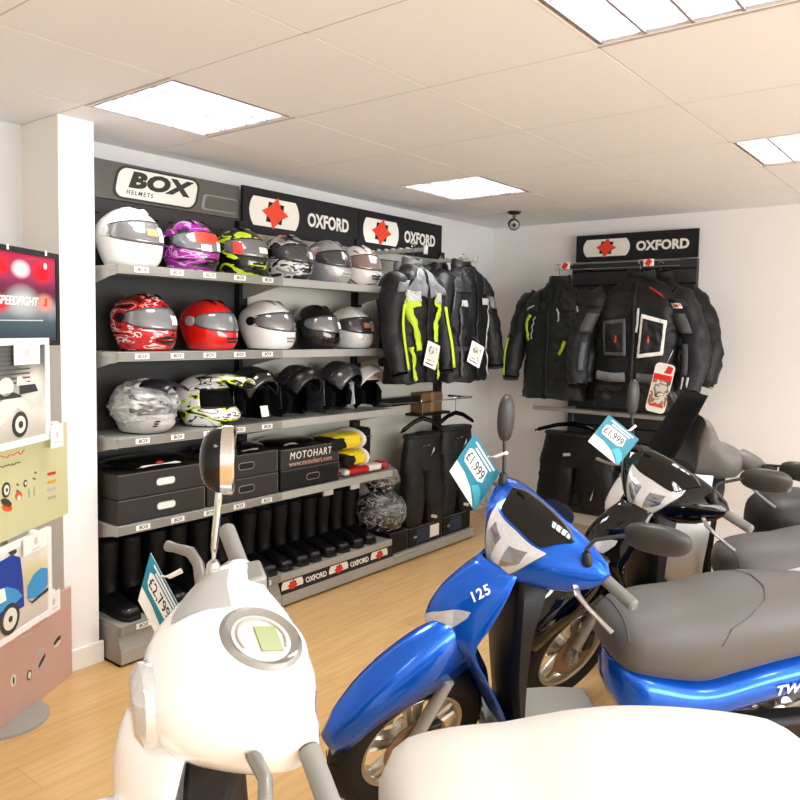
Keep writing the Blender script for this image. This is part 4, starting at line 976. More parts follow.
def tweet(name, label, pose, paint, lettering=True, accent=None):
    X, Y, h, lean, st, s = pose
    t = thing(name, label, 'scooter', (X, Y, 0), rot=(-lean, 0, h), group='scooters parked in a row'); t.scale = (s, s, s)
    T = steerer(st); H = HS_TWEET
    bm = BM(); H.body(bm, YS_, T); hs = obj('headset_cowl', bm, paint, t, angle=50)
    lo = lambda y: .15+2.05*(abs(y)/.122)**1.5; hi = lambda y: 2.36-.10*(abs(y)/.122)
    bm = BM(); H.patch(bm, lo, hi, -.122, .122, T, .003, 24, 8); obj('headlight', bm, M['lamp'], hs, angle=60)
    for a0, a1 in ((-.078, -.02), (.02, .078)):
        bm = BM(); H.patch(bm, lambda y: lo(y)+.35*(hi(y)-lo(y)), lambda y: lo(y)+.82*(hi(y)-lo(y)), a0, a1, T, .0036, 6, 4); obj('lamp_reflector', bm, M['lamp_in'], hs, angle=60)
    bm = BM(); H.patch(bm, lambda y: lo(y)-.09, lo, -.122, .122, T, .0035, 16, 2); obj('lens_edge', bm, M['rimtrim'], hs)
    slo = lambda y: 2.42-.08*(abs(y)/.1) if abs(y) < .1 else 2.34+(abs(y)-.1)/.042*.55
    shi = lambda y: 3.42-.42*(abs(y)/.142)**3
    bm = BM(); H.patch(bm, slo, shi, -.142, .142, T, .0035, 24, 10); obj('flyscreen', bm, M['black_gloss'], hs, angle=60)
    bm = BM(); pts = [T @ (H.at(y, shi(y))+H.nrm(y, 3.1)*.004) for y in [-.142+.0284*k for k in range(11)]]; tube(bm, pts, .004, 6); obj('screen_edge', bm, M['rimtrim'], hs)
    for sd in (-1, 1):
        bm = BM(); pts = [T @ (H.at(sd*y, u)+H.nrm(sd*y, u)*.0015) for y, u in ((.13, 1.5), (.155, 1.75), (.18, 1.95), (.205, 2.1), (.23, 2.2))]; tube(bm, pts, [.001, .003, .003, .003, .001], 6); obj('panel_crease', bm, paint, hs)
    # crease of the wing either side
    bm = BM(); tube(bm, [T @ V((-.478, 0, 1.05)), T @ V((-.50, 0, 1.045))], [.07, .055], 20, flat=((0, 0, 1), .5)); obj('instrument_panel', bm, M['bar_dk'], hs)
    for sd in (-1, 1): controls(t, T, sd)
    mirror(t, 'mirror', T, (-.458, -.288, 1.235), (.55, -.5, .1), (-.1, -.28, 1), (.85, .5, .1), .027, .078, .026, [(-.425, -.207, 1.052), (-.427, -.214, 1.085), (-.445, -.25, 1.14), (-.452, -.272, 1.18)])
    mirror(t, 'mirror', T, (-.552, .312, 1.158), (-.62, .78, .12), (.15, 0, 1), (.75, .62, .15), .092, .052, .03, [(-.411, .211, 1.055), (-.405, .203, 1.088), (-.43, .205, 1.115), (-.50, .255, 1.148)])
    ap = apron(t, AP_TWEET, paint)
    # position lamp across the nose of the apron
    bm = BM(); N = 24; g = []
    for k in range(N+1):
        sg = -.72+1.44*k/N; a = abs(sg)/.72; row = []
        zt = .733+.045*a; zb = .693+.0*a+.04*a**2; zt += .012*math.exp(-((a-.75)/.25)**2)
        if a > .85: zb += (a-.85)/.15*.03
        if a < .3: zt -= .012*(1-a/.3); zb += .004*(1-a/.3)
        for j in range(5): z = zb+(zt-zb)*j/4; row.append(apron_pt(AP_TWEET, sg, z)+apron_n(AP_TWEET, sg, z)*.006)
        g.append(row)
    vv = [[bm.verts.new(p) for p in r] for r in g]; skin(bm, vv, False, 0, False); obj('position_lamp', bm, M['lamp'], ap, angle=60)
    if lettering:
        sg, z = .68, .838; o = apron_pt(AP_TWEET, sg, z); n = apron_n(AP_TWEET, sg, z)
        ux = (apron_pt(AP_TWEET, sg+.06, z+.018)-o).normalized(); uy = n.cross(ux); bm = BM(); put_text(bm, '125', .042, o+n*.008, ux, uy, 0, .0008, .001, .1, 1.15); obj('lettering', bm, M['white'], ap, False)
    # crest line of the apron
    fender(t, T, [(-.20, .715, .56, .048), (-.13, .735, .55, .062), (-.04, .705, .55, .078), (.07, .64, .53, .080), (.16, .572, .485, .070), (.23, .50, .41, .055), (.275, .425, .375, .028)], paint)
    inner_shield(t); undercarriage(t, T)
    st_ = seat(t, SEAT, M['seat'])
    seam(st_, T, [seat_top(-.712, y)+V((0, 0, .001)) for y in [-.12+.024*k for k in range(11)]], .003)
    seam(st_, T, [seat_top(x, y)+V((0, 0, .001)) for x, y in ((-1.0, .166), (-1.03, .155), (-1.10, .14), (-1.17, .10), (-1.20, .04), (-1.20, -.04), (-1.17, -.10), (-1.10, -.14), (-1.03, -.155))], .003)
    tl = tail(t, paint)
    if lettering:
        bm = BM(); put_text(bm, 'TWEET', .05, (-1.30, .171, .500), (-1, 0, .10), (.10, 0, 1), 0, .0012, .0012, .2, 1.1); obj('lettering', bm, M['white'], tl, False)
    bm = BM(); tube(bm, [(-1.35, .13, .72), (-1.55, .135, .76), (-1.72, .08, .77), (-1.72, -.08, .77), (-1.55, -.135, .76), (-1.35, -.13, .72)], .014, 10); obj('grab_rail', bm, M['steel'], t)
    if accent: accent(t, T)
    return t
HD = R(38.3785)
BLUE = (1.914, 1.528, HD+R(98.81), R(12.945), R(25.351), .992)
BLACK = (2.885, 1.435, HD+R(94.137), R(8.374), R(34.232), .992)
WHITEP = (.815, 1.557, HD+R(93.0), R(15.5), R(24.9), 1.01)
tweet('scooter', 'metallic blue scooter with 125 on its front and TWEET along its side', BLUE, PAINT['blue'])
tweet('scooter', 'glossy black scooter parked directly beyond the blue one', BLACK, PAINT['black'], False)

def white_scooter():
    X, Y, h, lean, st, s = WHITEP
    t = thing('scooter', 'white retro scooter nearest the posters, round speedometer facing the viewer', 'scooter', (X, Y, 0), rot=(-lean, 0, h), group='scooters parked in a row'); t.scale = (s, s, s)
    T = steerer(st); H = HS_ROUND; P = PAINT['white']
    bm = BM(); H.body(bm, [y for y in YS_ if abs(y) <= .225]+[], T)
    hs = obj('headset_cowl', bm, P, t, angle=60)
    bm = BM(); lathe(bm, [(.0, .03), (.05, .028), (.072, .015), (.076, 0), (.07, -.02)], 32, 'x', cap=False); xform(bm.verts, T @ Matrix.Translation((-.245, 0, .945)) @ Matrix.Rotation(R(-8), 4, 'Y')); obj('headlight', bm, M['lamp'], hs)
    # front panel inset; grey colour stands in for shade in its recess
    bm = BM(); H.patch(bm, lambda y: 2.42, lambda y: 3.3, -.178, -.07, T, .003, 8, 8); obj('inset_panel', bm, mat('inset_shade', '#a9a8a4', .3), hs)
    # speedometer pod
    C = T @ Matrix.Translation((-.447, .008, 1.032)) @ Matrix.Rotation(R(-20), 4, 'Y')
    bm = BM(); lathe(bm, [(.112, -.06), (.102, -.02), (.090, .0), (.082, .006), (.078, .006)], 40, 'z', cap=False); xform(bm.verts, C); pod = obj('speedometer', bm, P, hs)
    bm = BM(); lathe(bm, [(.078, .007), (.070, .013), (.064, .009), (.056, .006)], 40, 'z', cap=False); xform(bm.verts, C); obj('bezel', bm, M['bezel'], pod)
    bm = BM(); lathe(bm, [(.057, .006), (.02, .0065), (.001, .0065)], 40, 'z', cap=False); xform(bm.verts, C); obj('dial', bm, M['dial'], pod)
    bm = BM(); box(bm, (-.012, .004, .008), (.042, .058, .003)); xform(bm.verts, C); obj('lcd_display', bm, M['lcd'], pod, False)
    bm = BM(); pts = []
    for k in range(24):
        a = R(150+240*k/23); pts.append(V((.046*math.cos(a), .046*math.sin(a), .0075)))
    tube(bm, pts, .0025, 6); xform(bm.verts, C); obj('scale_ring', bm, M['steel'], pod)
    for sd in (-1, 1): controls(t, T, sd, False, 'grip_light', (.215, .36))
    bm = BM(); q = [(-.385, .17, .985), (-.383, .20, .992), (-.388, .25, 1.004), (-.378, .285, 1.012), (-.352, .322, 1.0), (-.340, .338, .995)]
    for sd in (-1, 1):
        bm = BM(); tube(bm, [T @ V((a, sd*b, c)) for a, b, c in q], [.014, .013, .012, .012, .010, .012], 10); obj('brake_lever', bm, M['lever_lt'], t)
    bm = BM(); box(bm, (-.472, -.172, 1.005), (.064, .058, .05), 0); xform(bm.verts, T); r = obj('brake_reservoir', bm, M['steel_dk'], t, bevel=.008)
    bm = BM(); box(bm, (-.506, -.172, 1.007), (.004, .042, .032), 0); xform(bm.verts, T); obj('sight_glass', bm, M['black_gloss'], r, bevel=.004)
    bm = BM(); tube(bm, [T @ V(p) for p in ((-.49, -.13, .975), (-.505, -.115, .95), (-.49, -.10, .90))], .005, 8); obj('brake_hose', bm, M['steel_dk'], t)
    mirror(t, 'mirror', T, (-.446, -.258, 1.252), (.30, .95, 0), (-.1, -.25, 1), (.95, -.30, .05),   .046, .060, .04, [(-.405, -.187, 1.035), (-.412, -.196, 1.09), (-.43, -.225, 1.175), (-.437, -.24, 1.20)], 'mirror_black', .0075, .024)
    apron(t, AP_ROUND, P); inner_shield(t); undercarriage(t, T)
    fender(t, T, [(-.30, .40, .18, .09), (-.22, .60, .28, .115), (-.12, .64, .34, .12), (0, .62, .34, .12), (.12, .57, .32, .11), (.22, .49, .29, .085), (.28, .38, .27, .045)], P)
    seat(t, SEAT, M['seat_pale']); tail(t, P)
    return t
M['bezel'] = mat('bezel_grey', '#a2a19c', .15, .6); M['dial'] = mat('dial_face', '#c4c2b9', .4); M['lcd'] = mat('lcd_green', '#98a272', .3); M['grip_light'] = mat('grip_grey', '#8b8a83', .55); M['lever_lt'] = mat('lever_grey', '#8f8d87', .35, .4); M['mirror_black'] = mat('mirror_gloss_black', '#07070a', .05, coat=.2, spec=.35); M['seat_pale'] = mat('seat_vinyl_pale', '#cfc9c0', .55)
white_scooter()

def big_scooter():
    """dark maxi scooter furthest along the row"""
    X, Y, h, lean, st, s = BLACK[0]+.72, BLACK[1]+.02, BLACK[2], R(8), R(30), 1.0
    t = thing('scooter', 'white and black large scooter with dark screen, last in the row', 'scooter', (X, Y, 0), rot=(-lean, 0, h), group='scooters parked in a row'); t.scale = (s, s, s)
    T = steerer(st); P = PAINT['white']
    ap = apron(t, [(.25, -.34, -.36, .17), (.40, -.20, -.32, .20), (.55, -.04, -.30, .23), (.70, .08, -.30, .25), (.80, .07, -.30, .25), (.90, .01, -.30, .225), (.97, -.08, -.32, .19)], P, name='front_fairing', p=2.8)
    inner_shield(t); undercarriage(t, T)
    tab = [(.25, -.34, -.36, .17), (.40, -.20, -.32, .20), (.55, -.04, -.30, .23), (.70, .08, -.30, .25), (.80, .07, -.30, .25), (.90, .01, -.30, .225), (.97, -.08, -.32, .19)]
    def fp(tb, sg, z): return apron_pt(tb, sg, z, 2.8)
    for sd in (-1, 1):
        bm = BM(); g = []
        for k in range(7):
            sg = sd*(.30+.5*k/6); row = []
            for j in range(5): z = .74+.05*k/6+.11*j/4; row.append(fp(tab, sg, z)*1.006+V((.006, 0, 0)))
            g.append([bm.verts.new(p) for p in row])
        skin(bm, g, False, 0, False); obj('air_vent', bm, M['black'], ap, angle=60)
        bm = BM(); g = []
        for k in range(7):
            sg = sd*(.12+.55*k/6); row = []
            for j in range(5): z = .885-.01*k/6+.065*j/4; row.append(fp(tab, sg, z)*1.006+V((.008, 0, 0)))
            g.append([bm.verts.new(p) for p in row])
        skin(bm, g, False, 0, False); obj('headlight', bm, M['lamp'], ap, angle=60)
    # dark tinted screen
    bm = BM(); rings = []
    for i in range(9):
        f = i/8; w = .145-.03*f; x = -.07-.185*f; z = .94+.39*f
        rings.append([V((x-.035*(k/8)**2, w*k/8, z)) for k in range(-8, 9)])
    loft(bm, rings, False, 0, False); obj('windscreen', bm, M['black_matt'], t, solid=.006)
    # dashboard cowl behind the screen
    bm = BM(); rings = []
    for x, zt, zb, w in ((-.27, 1.12, .93, .13), (-.30, 1.22, .92, .14), (-.335, 1.20, .92, .15), (-.38, 1.11, .92, .165), (-.45, 1.07, .93, .165), (-.51, 1.05, .96, .12)):
        rings.append([V((x, w*math.copysign(abs(math.cos(a))**.6, math.cos(a)), (zt+zb)/2+(zt-zb)/2*math.copysign(abs(math.sin(a))**.6, math.sin(a)))) for a in [2*PI*k/20 for k in range(20)]])
    loft(bm, rings); obj('dashboard', bm, M['dash'], t, angle=50)
    for sd in (-1, 1):
        bm = BM(); rings = []
        for y, x, z, a, b in ((.10, -.45, 1.045, .06, .045), (.18, -.46, 1.045, .05, .04), (.235, -.47, 1.03, .035, .03), (.25, -.472, 1.02, .02, .02)):
            rings.append([T @ V((x+a*math.cos(q), sd*y, z+b*math.sin(q))) for q in [2*PI*k/14 for k in range(14)]])
        loft(bm, rings); obj('handlebar_cover', bm, M['dash'], t)
        controls(t, T @ Matrix.Translation((0, 0, .03)), sd)
        bm = BM(); lathe(bm, [(.022, -.02), (.026, -.015), (.026, .016), (.02, .022)], 16, 'z', T @ V((-.455, sd*.262, 1.065))); obj('brake_reservoir', bm, M['bar_dk'], t)
        mirror(t, 'mirror', T, (-.51, sd*.36, 1.10), (-.5, sd*.85, .1), (.1, 0, 1), (.8, sd*.5, .2), .085, .048, .03, [(-.44, sd*.235, 1.06), (-.44, sd*.24, 1.085), (-.47, sd*.29, 1.10)])
    seat(t, [(-.64, .72, .60, .05), (-.66, .78, .57, .12), (-.72, .815, .54, .165), (-.84, .83, .53, .185), (-1.0, .82, .53, .19), (-1.12, .835, .55, .19), (-1.22, .88, .57, .18), (-1.4, .88, .6, .16), (-1.6, .83, .66, .07)], M['seat_dark'])
    tail(t, P)
    fender(t, T, [(-.30, .44, .22, .075), (-.2, .58, .30, .085), (-.08, .61, .38, .088), (.05, .60, .40, .085), (.16, .55, .40, .07), (.25, .45, .38, .04)], PAINT['black'])
M['dash'] = mat('dash_grey', '#5d5953', .5); M['seat_dark'] = mat('seat_vinyl_black', '#2e2b2a', .5)
big_scooter()
# ------------------------------------------------------------------ boxes
M['carton'] = mat('carton_charcoal', '#2f2d2a', .6, vary=.06, spec=.25); M['carton_edge'] = mat('carton_edge', '#6a675f', .6); M['carton_black'] = mat('carton_black', '#121214', .55, spec=.25); M['print_pink'] = mat('print_dull_pink', '#b98f86', .6); M['print_white'] = mat('print_white', '#e8e4da', .6); M['navy'] = mat('print_navy', '#1c2a44', .5)
def carton(name, label, x0, x1, z0, z1, m, y0=3.125, y1=3.44, hand=None, group=None, deco=None, lid=True):
    t = thing(name, label, 'box', (x0, y0, z0), 0, group); w, h, d = x1-x0, z1-z0, y1-y0
    bm = BM(); bb(bm, (0, .002, .001), (w, d, h-.002)); obj('carton', bm, m, t, False, bevel=.003)
    if lid:
        bm = BM(); bb(bm, (-.002, 0, h*.04), (w+.002, .003, h-.001)); bb(bm, (-.002, 0, h-.003), (w+.002, d+.002, h)); obj('lid', bm, m, t, False, bevel=.0015)
        bm = BM(); bb(bm, (-.0015, -.001, h-.004), (w+.0015, .002, h-.001)); bb(bm, (w-.003, -.001, h*.04), (w, .002, h-.001)); obj('lid_edge', bm, M['carton_edge'], t, False)
    if hand:
        c = V((w*.53, -.001, h*.5)); bm = BM(); prism(bm, rrect(.105, .036, .017), c, (1, 0, 0), (0, 0, 1), (0, -.001, 0)); obj('hand_hole', bm, M[hand], t, False)
        bm = BM(); pts = [V((c.x+p[0], c.y-.001, c.z+p[1])) for p in rrect(.105, .036, .017)]; tube(bm, pts+[pts[0], pts[1]], .0022, 5, False); obj('hole_rim', bm, M['carton_edge'] if hand != 'carton_black' else M['steel_dk'], t)
    if deco: deco(t, w, h)
    return t
g = 'charcoal boxes on the lowest shelf'
zs = SZ[3]+.001
carton('storage_box', 'lower charcoal box of the left-hand pair, pale hand hole, lowest shelf', 1.885, 2.365, zs, zs+.115, M['carton'], hand='print_white', group=g)
carton('storage_box', 'upper charcoal box of the left-hand pair, under a dark visor pack', 1.885, 2.36, zs+.117, zs+.234, M['carton'], hand='print_white', group=g)
carton('storage_box', 'lower charcoal box of the middle pair, dark hand hole, behind the chrome mirror', 2.385, 2.862, zs, zs+.118, M['carton'], hand='carton_black', group=g)
carton('storage_box', 'upper charcoal box of the middle pair, dark hand hole, behind the chrome mirror', 2.385, 2.858, zs+.120, zs+.245, M['carton'], hand='carton_black', group=g)
carton('storage_box', 'plain charcoal box directly under the MOTOHART box', 2.885, 3.36, zs, zs+.118, M['carton_black'], hand='carton_black', group=g)
def moto(t, w, h):
    bm = BM(); put_text(bm, 'MOTOHART', .060, (w*.50, -.002, h*.63), (1, 0, 0), (0, 0, 1), 0, .0006, .0, .12, 1.2, .9); obj('lettering', bm, M['print_white'], t, False)
    bm = BM(); put_text(bm, 'www.motohart.com', .042, (w*.50, -.002, h*.25), (1, 0, 0), (0, 0, 1), 0, .0005, .0004, 0, 1., 1.02); obj('web_address', bm, M['print_pink'], t, False)
carton('storage_box', 'charcoal box printed MOTOHART on the lowest shelf', 2.885, 3.355, zs+.120, zs+.236, M['carton'], hand=None, group=g, deco=moto)
def packet(label, x, y, z, w, d, h, stripes):
    t = thing('visor_pack', label, 'visor', (x, y, z)); bm = BM(); rings = []
    for i in range(13):
        u = -1+2*i/12; r = math.sqrt(max(.02, 1-u*u))
        rings.append([V((u*w/2, d/2*r**.5*math.cos(a), h*.5+h*.5*r**.5*math.sin(a))) for a in [2*PI*k/14 for k in range(14)]])
    loft(bm, rings); obj('pack', bm, M['black_gloss'], t)
    for nm, m, x0, x1, zz in stripes:
        bm = BM(); tube(bm, [(x0+(x1-x0)*i/8, -d/2*.93, h*zz+h*.16*math.sin(PI*i/8)) for i in range(9)], [.002]+[.006]*7+[.002], 8); obj(nm, bm, m, t)
packet('flat black visor pack with white and red edge, on the left pair of boxes', 2.12, 3.28, zs+.236, .42, .28, .05, [('white_edge', M['print_white'], -.12, .12, .3), ('red_edge', M['red'], -.03, .03, .42)])
packet('flat black visor pack with one short white edge, on the middle pair of boxes', 2.64, 3.28, zs+.247, .40, .28, .04, [('white_edge', M['steel'], -.02, .10, .3)])
packet('flat black visor pack lying on the MOTOHART box', 3.06, 3.28, zs+.238, .33, .28, .045, [('white_edge', M['steel_dk'], -.14, -.02, .4)])

# yellow folded rainwear and red glove
M['yellow'] = mat('yellow_cloth', '#e6cf12', .35, bump=.3, bscale=14, coat=.3); M['blackcloth'] = mat('black_cloth', '#0f0f10', .7, spec=.25, bump=.3, bscale=30); M['redcloth'] = mat('red_cloth', '#b81417', .55, bump=.2, bscale=20); M['whitecloth'] = mat('white_cloth', '#e3ded6', .6, bump=.2, bscale=20)
def pillow(bm, c, s, seed, amp=.06, rot=0., p=.55, mi=0):
    r = bmesh.ops.create_icosphere(bm, subdivisions=4, radius=1.); q = Matrix.Rotation(rot, 3, 'Z')
    for v in r['verts']:
        d = v.co.normalized(); k = 1+amp*noise.noise(d*2.5+V((seed, 0, 0)))*2
        o = V([math.copysign(abs(d[i])**p, d[i])*s[i]*k*.9 for i in range(3)]); v.co = V(c)+q @ o
    for f in bm.faces:
        pass
def bundle(label, x, y, z, s, m, seed, rot=0., band=True):
    t = thing('folded_rainwear', label, 'clothing', (x, y, z), rot, 'yellow folded rainwear'); bm = BM()
    pillow(bm, (0, 0, s[2]), s, seed); obj('folded_cloth', bm, m, t, angle=70)
    if band:
        bm = BM(); tube(bm, [(s[0]*.55, s[1]*.98*math.cos(a), s[2]+s[2]*1.0*math.sin(a)) for a in [2*PI*k/20 for k in range(21)]], .016, 8, False); obj('white_band', bm, M['whitecloth'], t)
        bm = BM(); pillow(bm, (-s[0]*.62, -.01, s[2]*.9), (s[0]*.5, s[1]*.98, s[2]*.85), seed+2); obj('black_panel', bm, M['blackcloth'], t, angle=70)
bundle('lower yellow and black folded rainwear on the red glove, lowest shelf', 3.54, 3.235, SZ[3]+.055, (.135, .12, .055), M['yellow'], 1., .1)
bundle('upper yellow and black folded rainwear, topmost of the pile beside MOTOHART', 3.475, 3.235, SZ[3]+.168, (.195, .12, .056), M['yellow'], 4., .05)
t = thing('padded_pouch', 'upright black padded pouch behind the yellow rainwear, lowest shelf', 'pouch', (3.75, 3.33, SZ[3]+.001)); bm = BM(); box(bm, (0, 0, .135), (.19, .10, .27)); obj('pouch_body', bm, M['blackcloth'], t, bevel=.02); bm = BM(); tube(bm, [(-.095, -.052, .21), (.095, -.052, .21)], .004, 6); obj('zip', bm, M['steel_dk'], t)
t = thing('glove', 'red, white and black glove lying on the front of the lowest shelf', 'glove', (3.62, 3.20, SZ[3]+.001)); bm = BM(); pillow(bm, (-.03, 0, .027), (.17, .075, .026), 3., .05); obj('glove_body', bm, M['redcloth'], t, angle=70)
bm = BM(); pillow(bm, (.10, -.006, .031), (.085, .078, .026), 5., .05); obj('cuff', bm, M['whitecloth'], t, angle=70)
bm = BM(); pillow(bm, (.215, -.004, .029), (.035, .06, .027), 6., .05); obj('cuff_end', bm, M['redcloth'], t, angle=70); bm = BM(); pillow(bm, (-.165, -.01, .029), (.022, .066, .024), 8., .05); obj('finger_tips', bm, M['whitecloth'], t, angle=70)

# ------------------------------------------------------------------ boots
M['boot'] = mat('boot_leather', '#08080a', .5, bump=.15, bscale=40, spec=.2); M['sole'] = mat('boot_sole', '#0a0a0a', .8); M['toe'] = mat('boot_toe', '#1c1c20', .22, coat=.4)
def boot(label, x, y, z, rz=0., h=.34, tagc=False, s=1.):
    t = thing('boot', label, 'boot', (x, y, z), rz, 'black riding boots in a row'); t.scale = (s, s, s)
    bm = BM(); rings = []
    for zz, cy, a, b in ((h, .075, .058, .066), (h-.008, .075, .06, .068), (h*.72, .078, .057, .066), (h*.5, .082, .05, .058), (h*.32, .080, .046, .056), (.075, .070, .046, .072), (.03, .065, .046, .08)):
        rings.append([V((a*math.cos(q), cy+b*math.sin(q)+.004*math.sin(7*zz*40), zz)) for q in [2*PI*k/20 for k in range(20)]])
    loft(bm, rings); obj('shaft', bm, M['boot'], t, sub=1)
    bm = BM(); rings = []
    for yy, w, top in ((.135, .030, .06), (.12, .040, .085), (.06, .045, .105), (.0, .046, .10), (-.06, .050, .078), (-.11, .052, .064), (-.145, .046, .054), (-.165, .030, .042)):
        rings.append([V((w*math.copysign(abs(math.cos(q))**.7, math.cos(q)), yy, max(.018, .018+(top-.018)*max(0, math.sin(q))**.7))) for q in [2*PI*k/18 for k in range(18)]])
    loft(bm, rings); obj('foot', bm, M['boot'], t, sub=1)
    bm = BM(); prism(bm, [(.032, .14), (.045, .09), (.042, .02), (.052, -.08), (.048, -.14), (.030, -.168), (-.030, -.168), (-.048, -.14), (-.052, -.08), (-.042, .02), (-.045, .09), (-.032, .14)], (0, 0, 0), (1, 0, 0), (0, 1, 0), (0, 0, .02)); obj('sole', bm, M['sole'], t, bevel=.003)
    bm = BM(); pillow(bm, (0, -.128, .043), (.047, .036, .022), 2., .02, 0, .8); obj('toe_cap', bm, M['toe'], t)
    if tagc:
        bm = BM(); bb(bm, (-.04, .0, h-.004), (.04, .012, h+.03)); obj('swing_tag', bm, M['print_white'], t, False)
zb = .1885
WHO = ['leftmost', 'second', 'third', 'fourth', 'fifth', 'sixth', 'seventh', 'rightmost']
for i, x in enumerate((2.835, 2.955, 3.08, 3.195, 3.325, 3.445, 3.575, 3.70)):
    boot('%s of eight black boots standing in the middle bay above the OXFORD strip' % WHO[i], x, 3.29, zb, R(rnd.uniform(-3, 3)), .345+rnd.uniform(-.008, .01), i in (5, 7))
for i, x in enumerate((1.965, 2.09, 2.235, 2.36, 2.51, 2.635)):
    boot('%s black boot from the pillar, on the base of the left shelving bay' % ['first', 'second', 'third', 'fourth', 'fifth', 'sixth'][i], x, 3.29, zb, R(rnd.uniform(-3, 3)), .35, False)

# ------------------------------------------------------------------ wrapped helmets and shoe boxes at the foot of bay three
def sb(t, w, h):
    bm = BM(); bb(bm, (w*.22, -.003, h*.12), (w*.66, -.0015, h*.88)); obj('navy_band', bm, M['navy'], t, False)
    bm = BM(); lathe(bm, [(.016, -.005), (.001, -.005)], 14, 'y', (w*.17, 0, h*.5)); bb(bm, (w*.17-.018, -.006, h*.5-.003), (w*.17+.018, -.004, h*.5+.003)); obj('round_mark', bm, M['print_white'], t, False)
def sb2(t, w, h):
    sb(t, w, h); bm = BM(); bb(bm, (w*.62, -.004, h*.22), (w*.9, -.0025, h*.86)); obj('white_label', bm, M['print_white'], t, False)
zb3 = .0715
carton('shoe_box', 'dark shoe box with white label below the left hanging trousers', 4.08, 4.47, zb3, zb3+.135, M['carton_black'], 3.13, 3.42, None, 'dark shoe boxes at the base', sb2)
carton('shoe_box', 'dark shoe box without label below the right hanging trousers', 4.49, 4.845, zb3, zb3+.14, M['carton_black'], 3.13, 3.42, None, 'dark shoe boxes at the base', sb)
carton('shoe_box', 'plain black box under the bag-wrapped helmets at the foot of the rail', 3.87, 4.065, zb3, zb3+.145, M['carton_black'], 3.13, 3.42, None, 'dark shoe boxes at the base')
h = helmet('black and white helmet wrapped in clear plastic on the base, beside the boots', 3.92, 3.27, zb3+.148, g_camo, M['dark_visor'], 'full', 20, s=.98)
wrap_bag(h, M['plastic_dk'], 6.3, (.02, 0, .13), .165, .145, .128, .03)
# second wrapped helmet resting over it
h = helmet('black and white helmet wrapped in clear plastic, resting on top of another', 3.92, 3.27, zb3+.148+.262, g_camo, M['dark_visor'], 'full', 10, s=.72)
wrap_bag(h, M['plastic_dk'], 9.3, (.01, 0, .095), .125, .11, .09, .03)

# ------------------------------------------------------------------ jackets and trousers
def cloth(name, c, rough=.5, **k): return mat(name, c, rough, bump=.7, bscale=17, spec=.32, sheen=.0, vary=.12, vscale=14., **k)
M['jk_black'] = cloth('jacket_black', '#121314'); M['jk_char'] = cloth('jacket_charcoal', '#202123'); M['jk_grey'] = cloth('jacket_grey', '#77797a'); M['jk_mid'] = cloth('jacket_midgrey', '#515355'); M['neon'] = mat('neon_yellow', '#b9d61c', .5, bump=.15, bscale=30); M['reflect'] = mat('reflective_grey', '#b9bab8', .4); M['jk_lining'] = mat('jacket_lining', '#0b0b0c', .9); M['olive_black'] = cloth('jacket_olive_black', '#20231f')
TJ = [(0.0, .078, .062), (-.03, .115, .080), (-.06, .170, .092), (-.10, .212, .105), (-.16, .232, .118), (-.30, .235, .125), (-.45, .228, .118), (-.60, .236, .122), (-.72, .240, .122)]
def jt(z): 
    return table(sorted(TJ), z)
def jfront(x, z, off=.006):
    w, d = jt(z); c = min(.97, abs(x)/w); return V((x, -d*(1-c**2.4)**(1/2.4)-off, z))
def wnoise(p, seed, f):
    a = V((p.x*f+seed, p.y*f, p.z*f*.55)); b = V((p.x*f*1.9+seed, p.y*f*1.9, p.z*f*2.1+p.x*f*1.2))
    return noise.noise(a)*.8+(.5-abs(noise.noise(b)))*.9+.25*noise.noise(b*2.3)-.25
def wrinkle(o, amp=.010, seed=0., f=7.):
    for v in o.data.vertices: v.co += v.normal*amp*wnoise(v.co, seed, f)
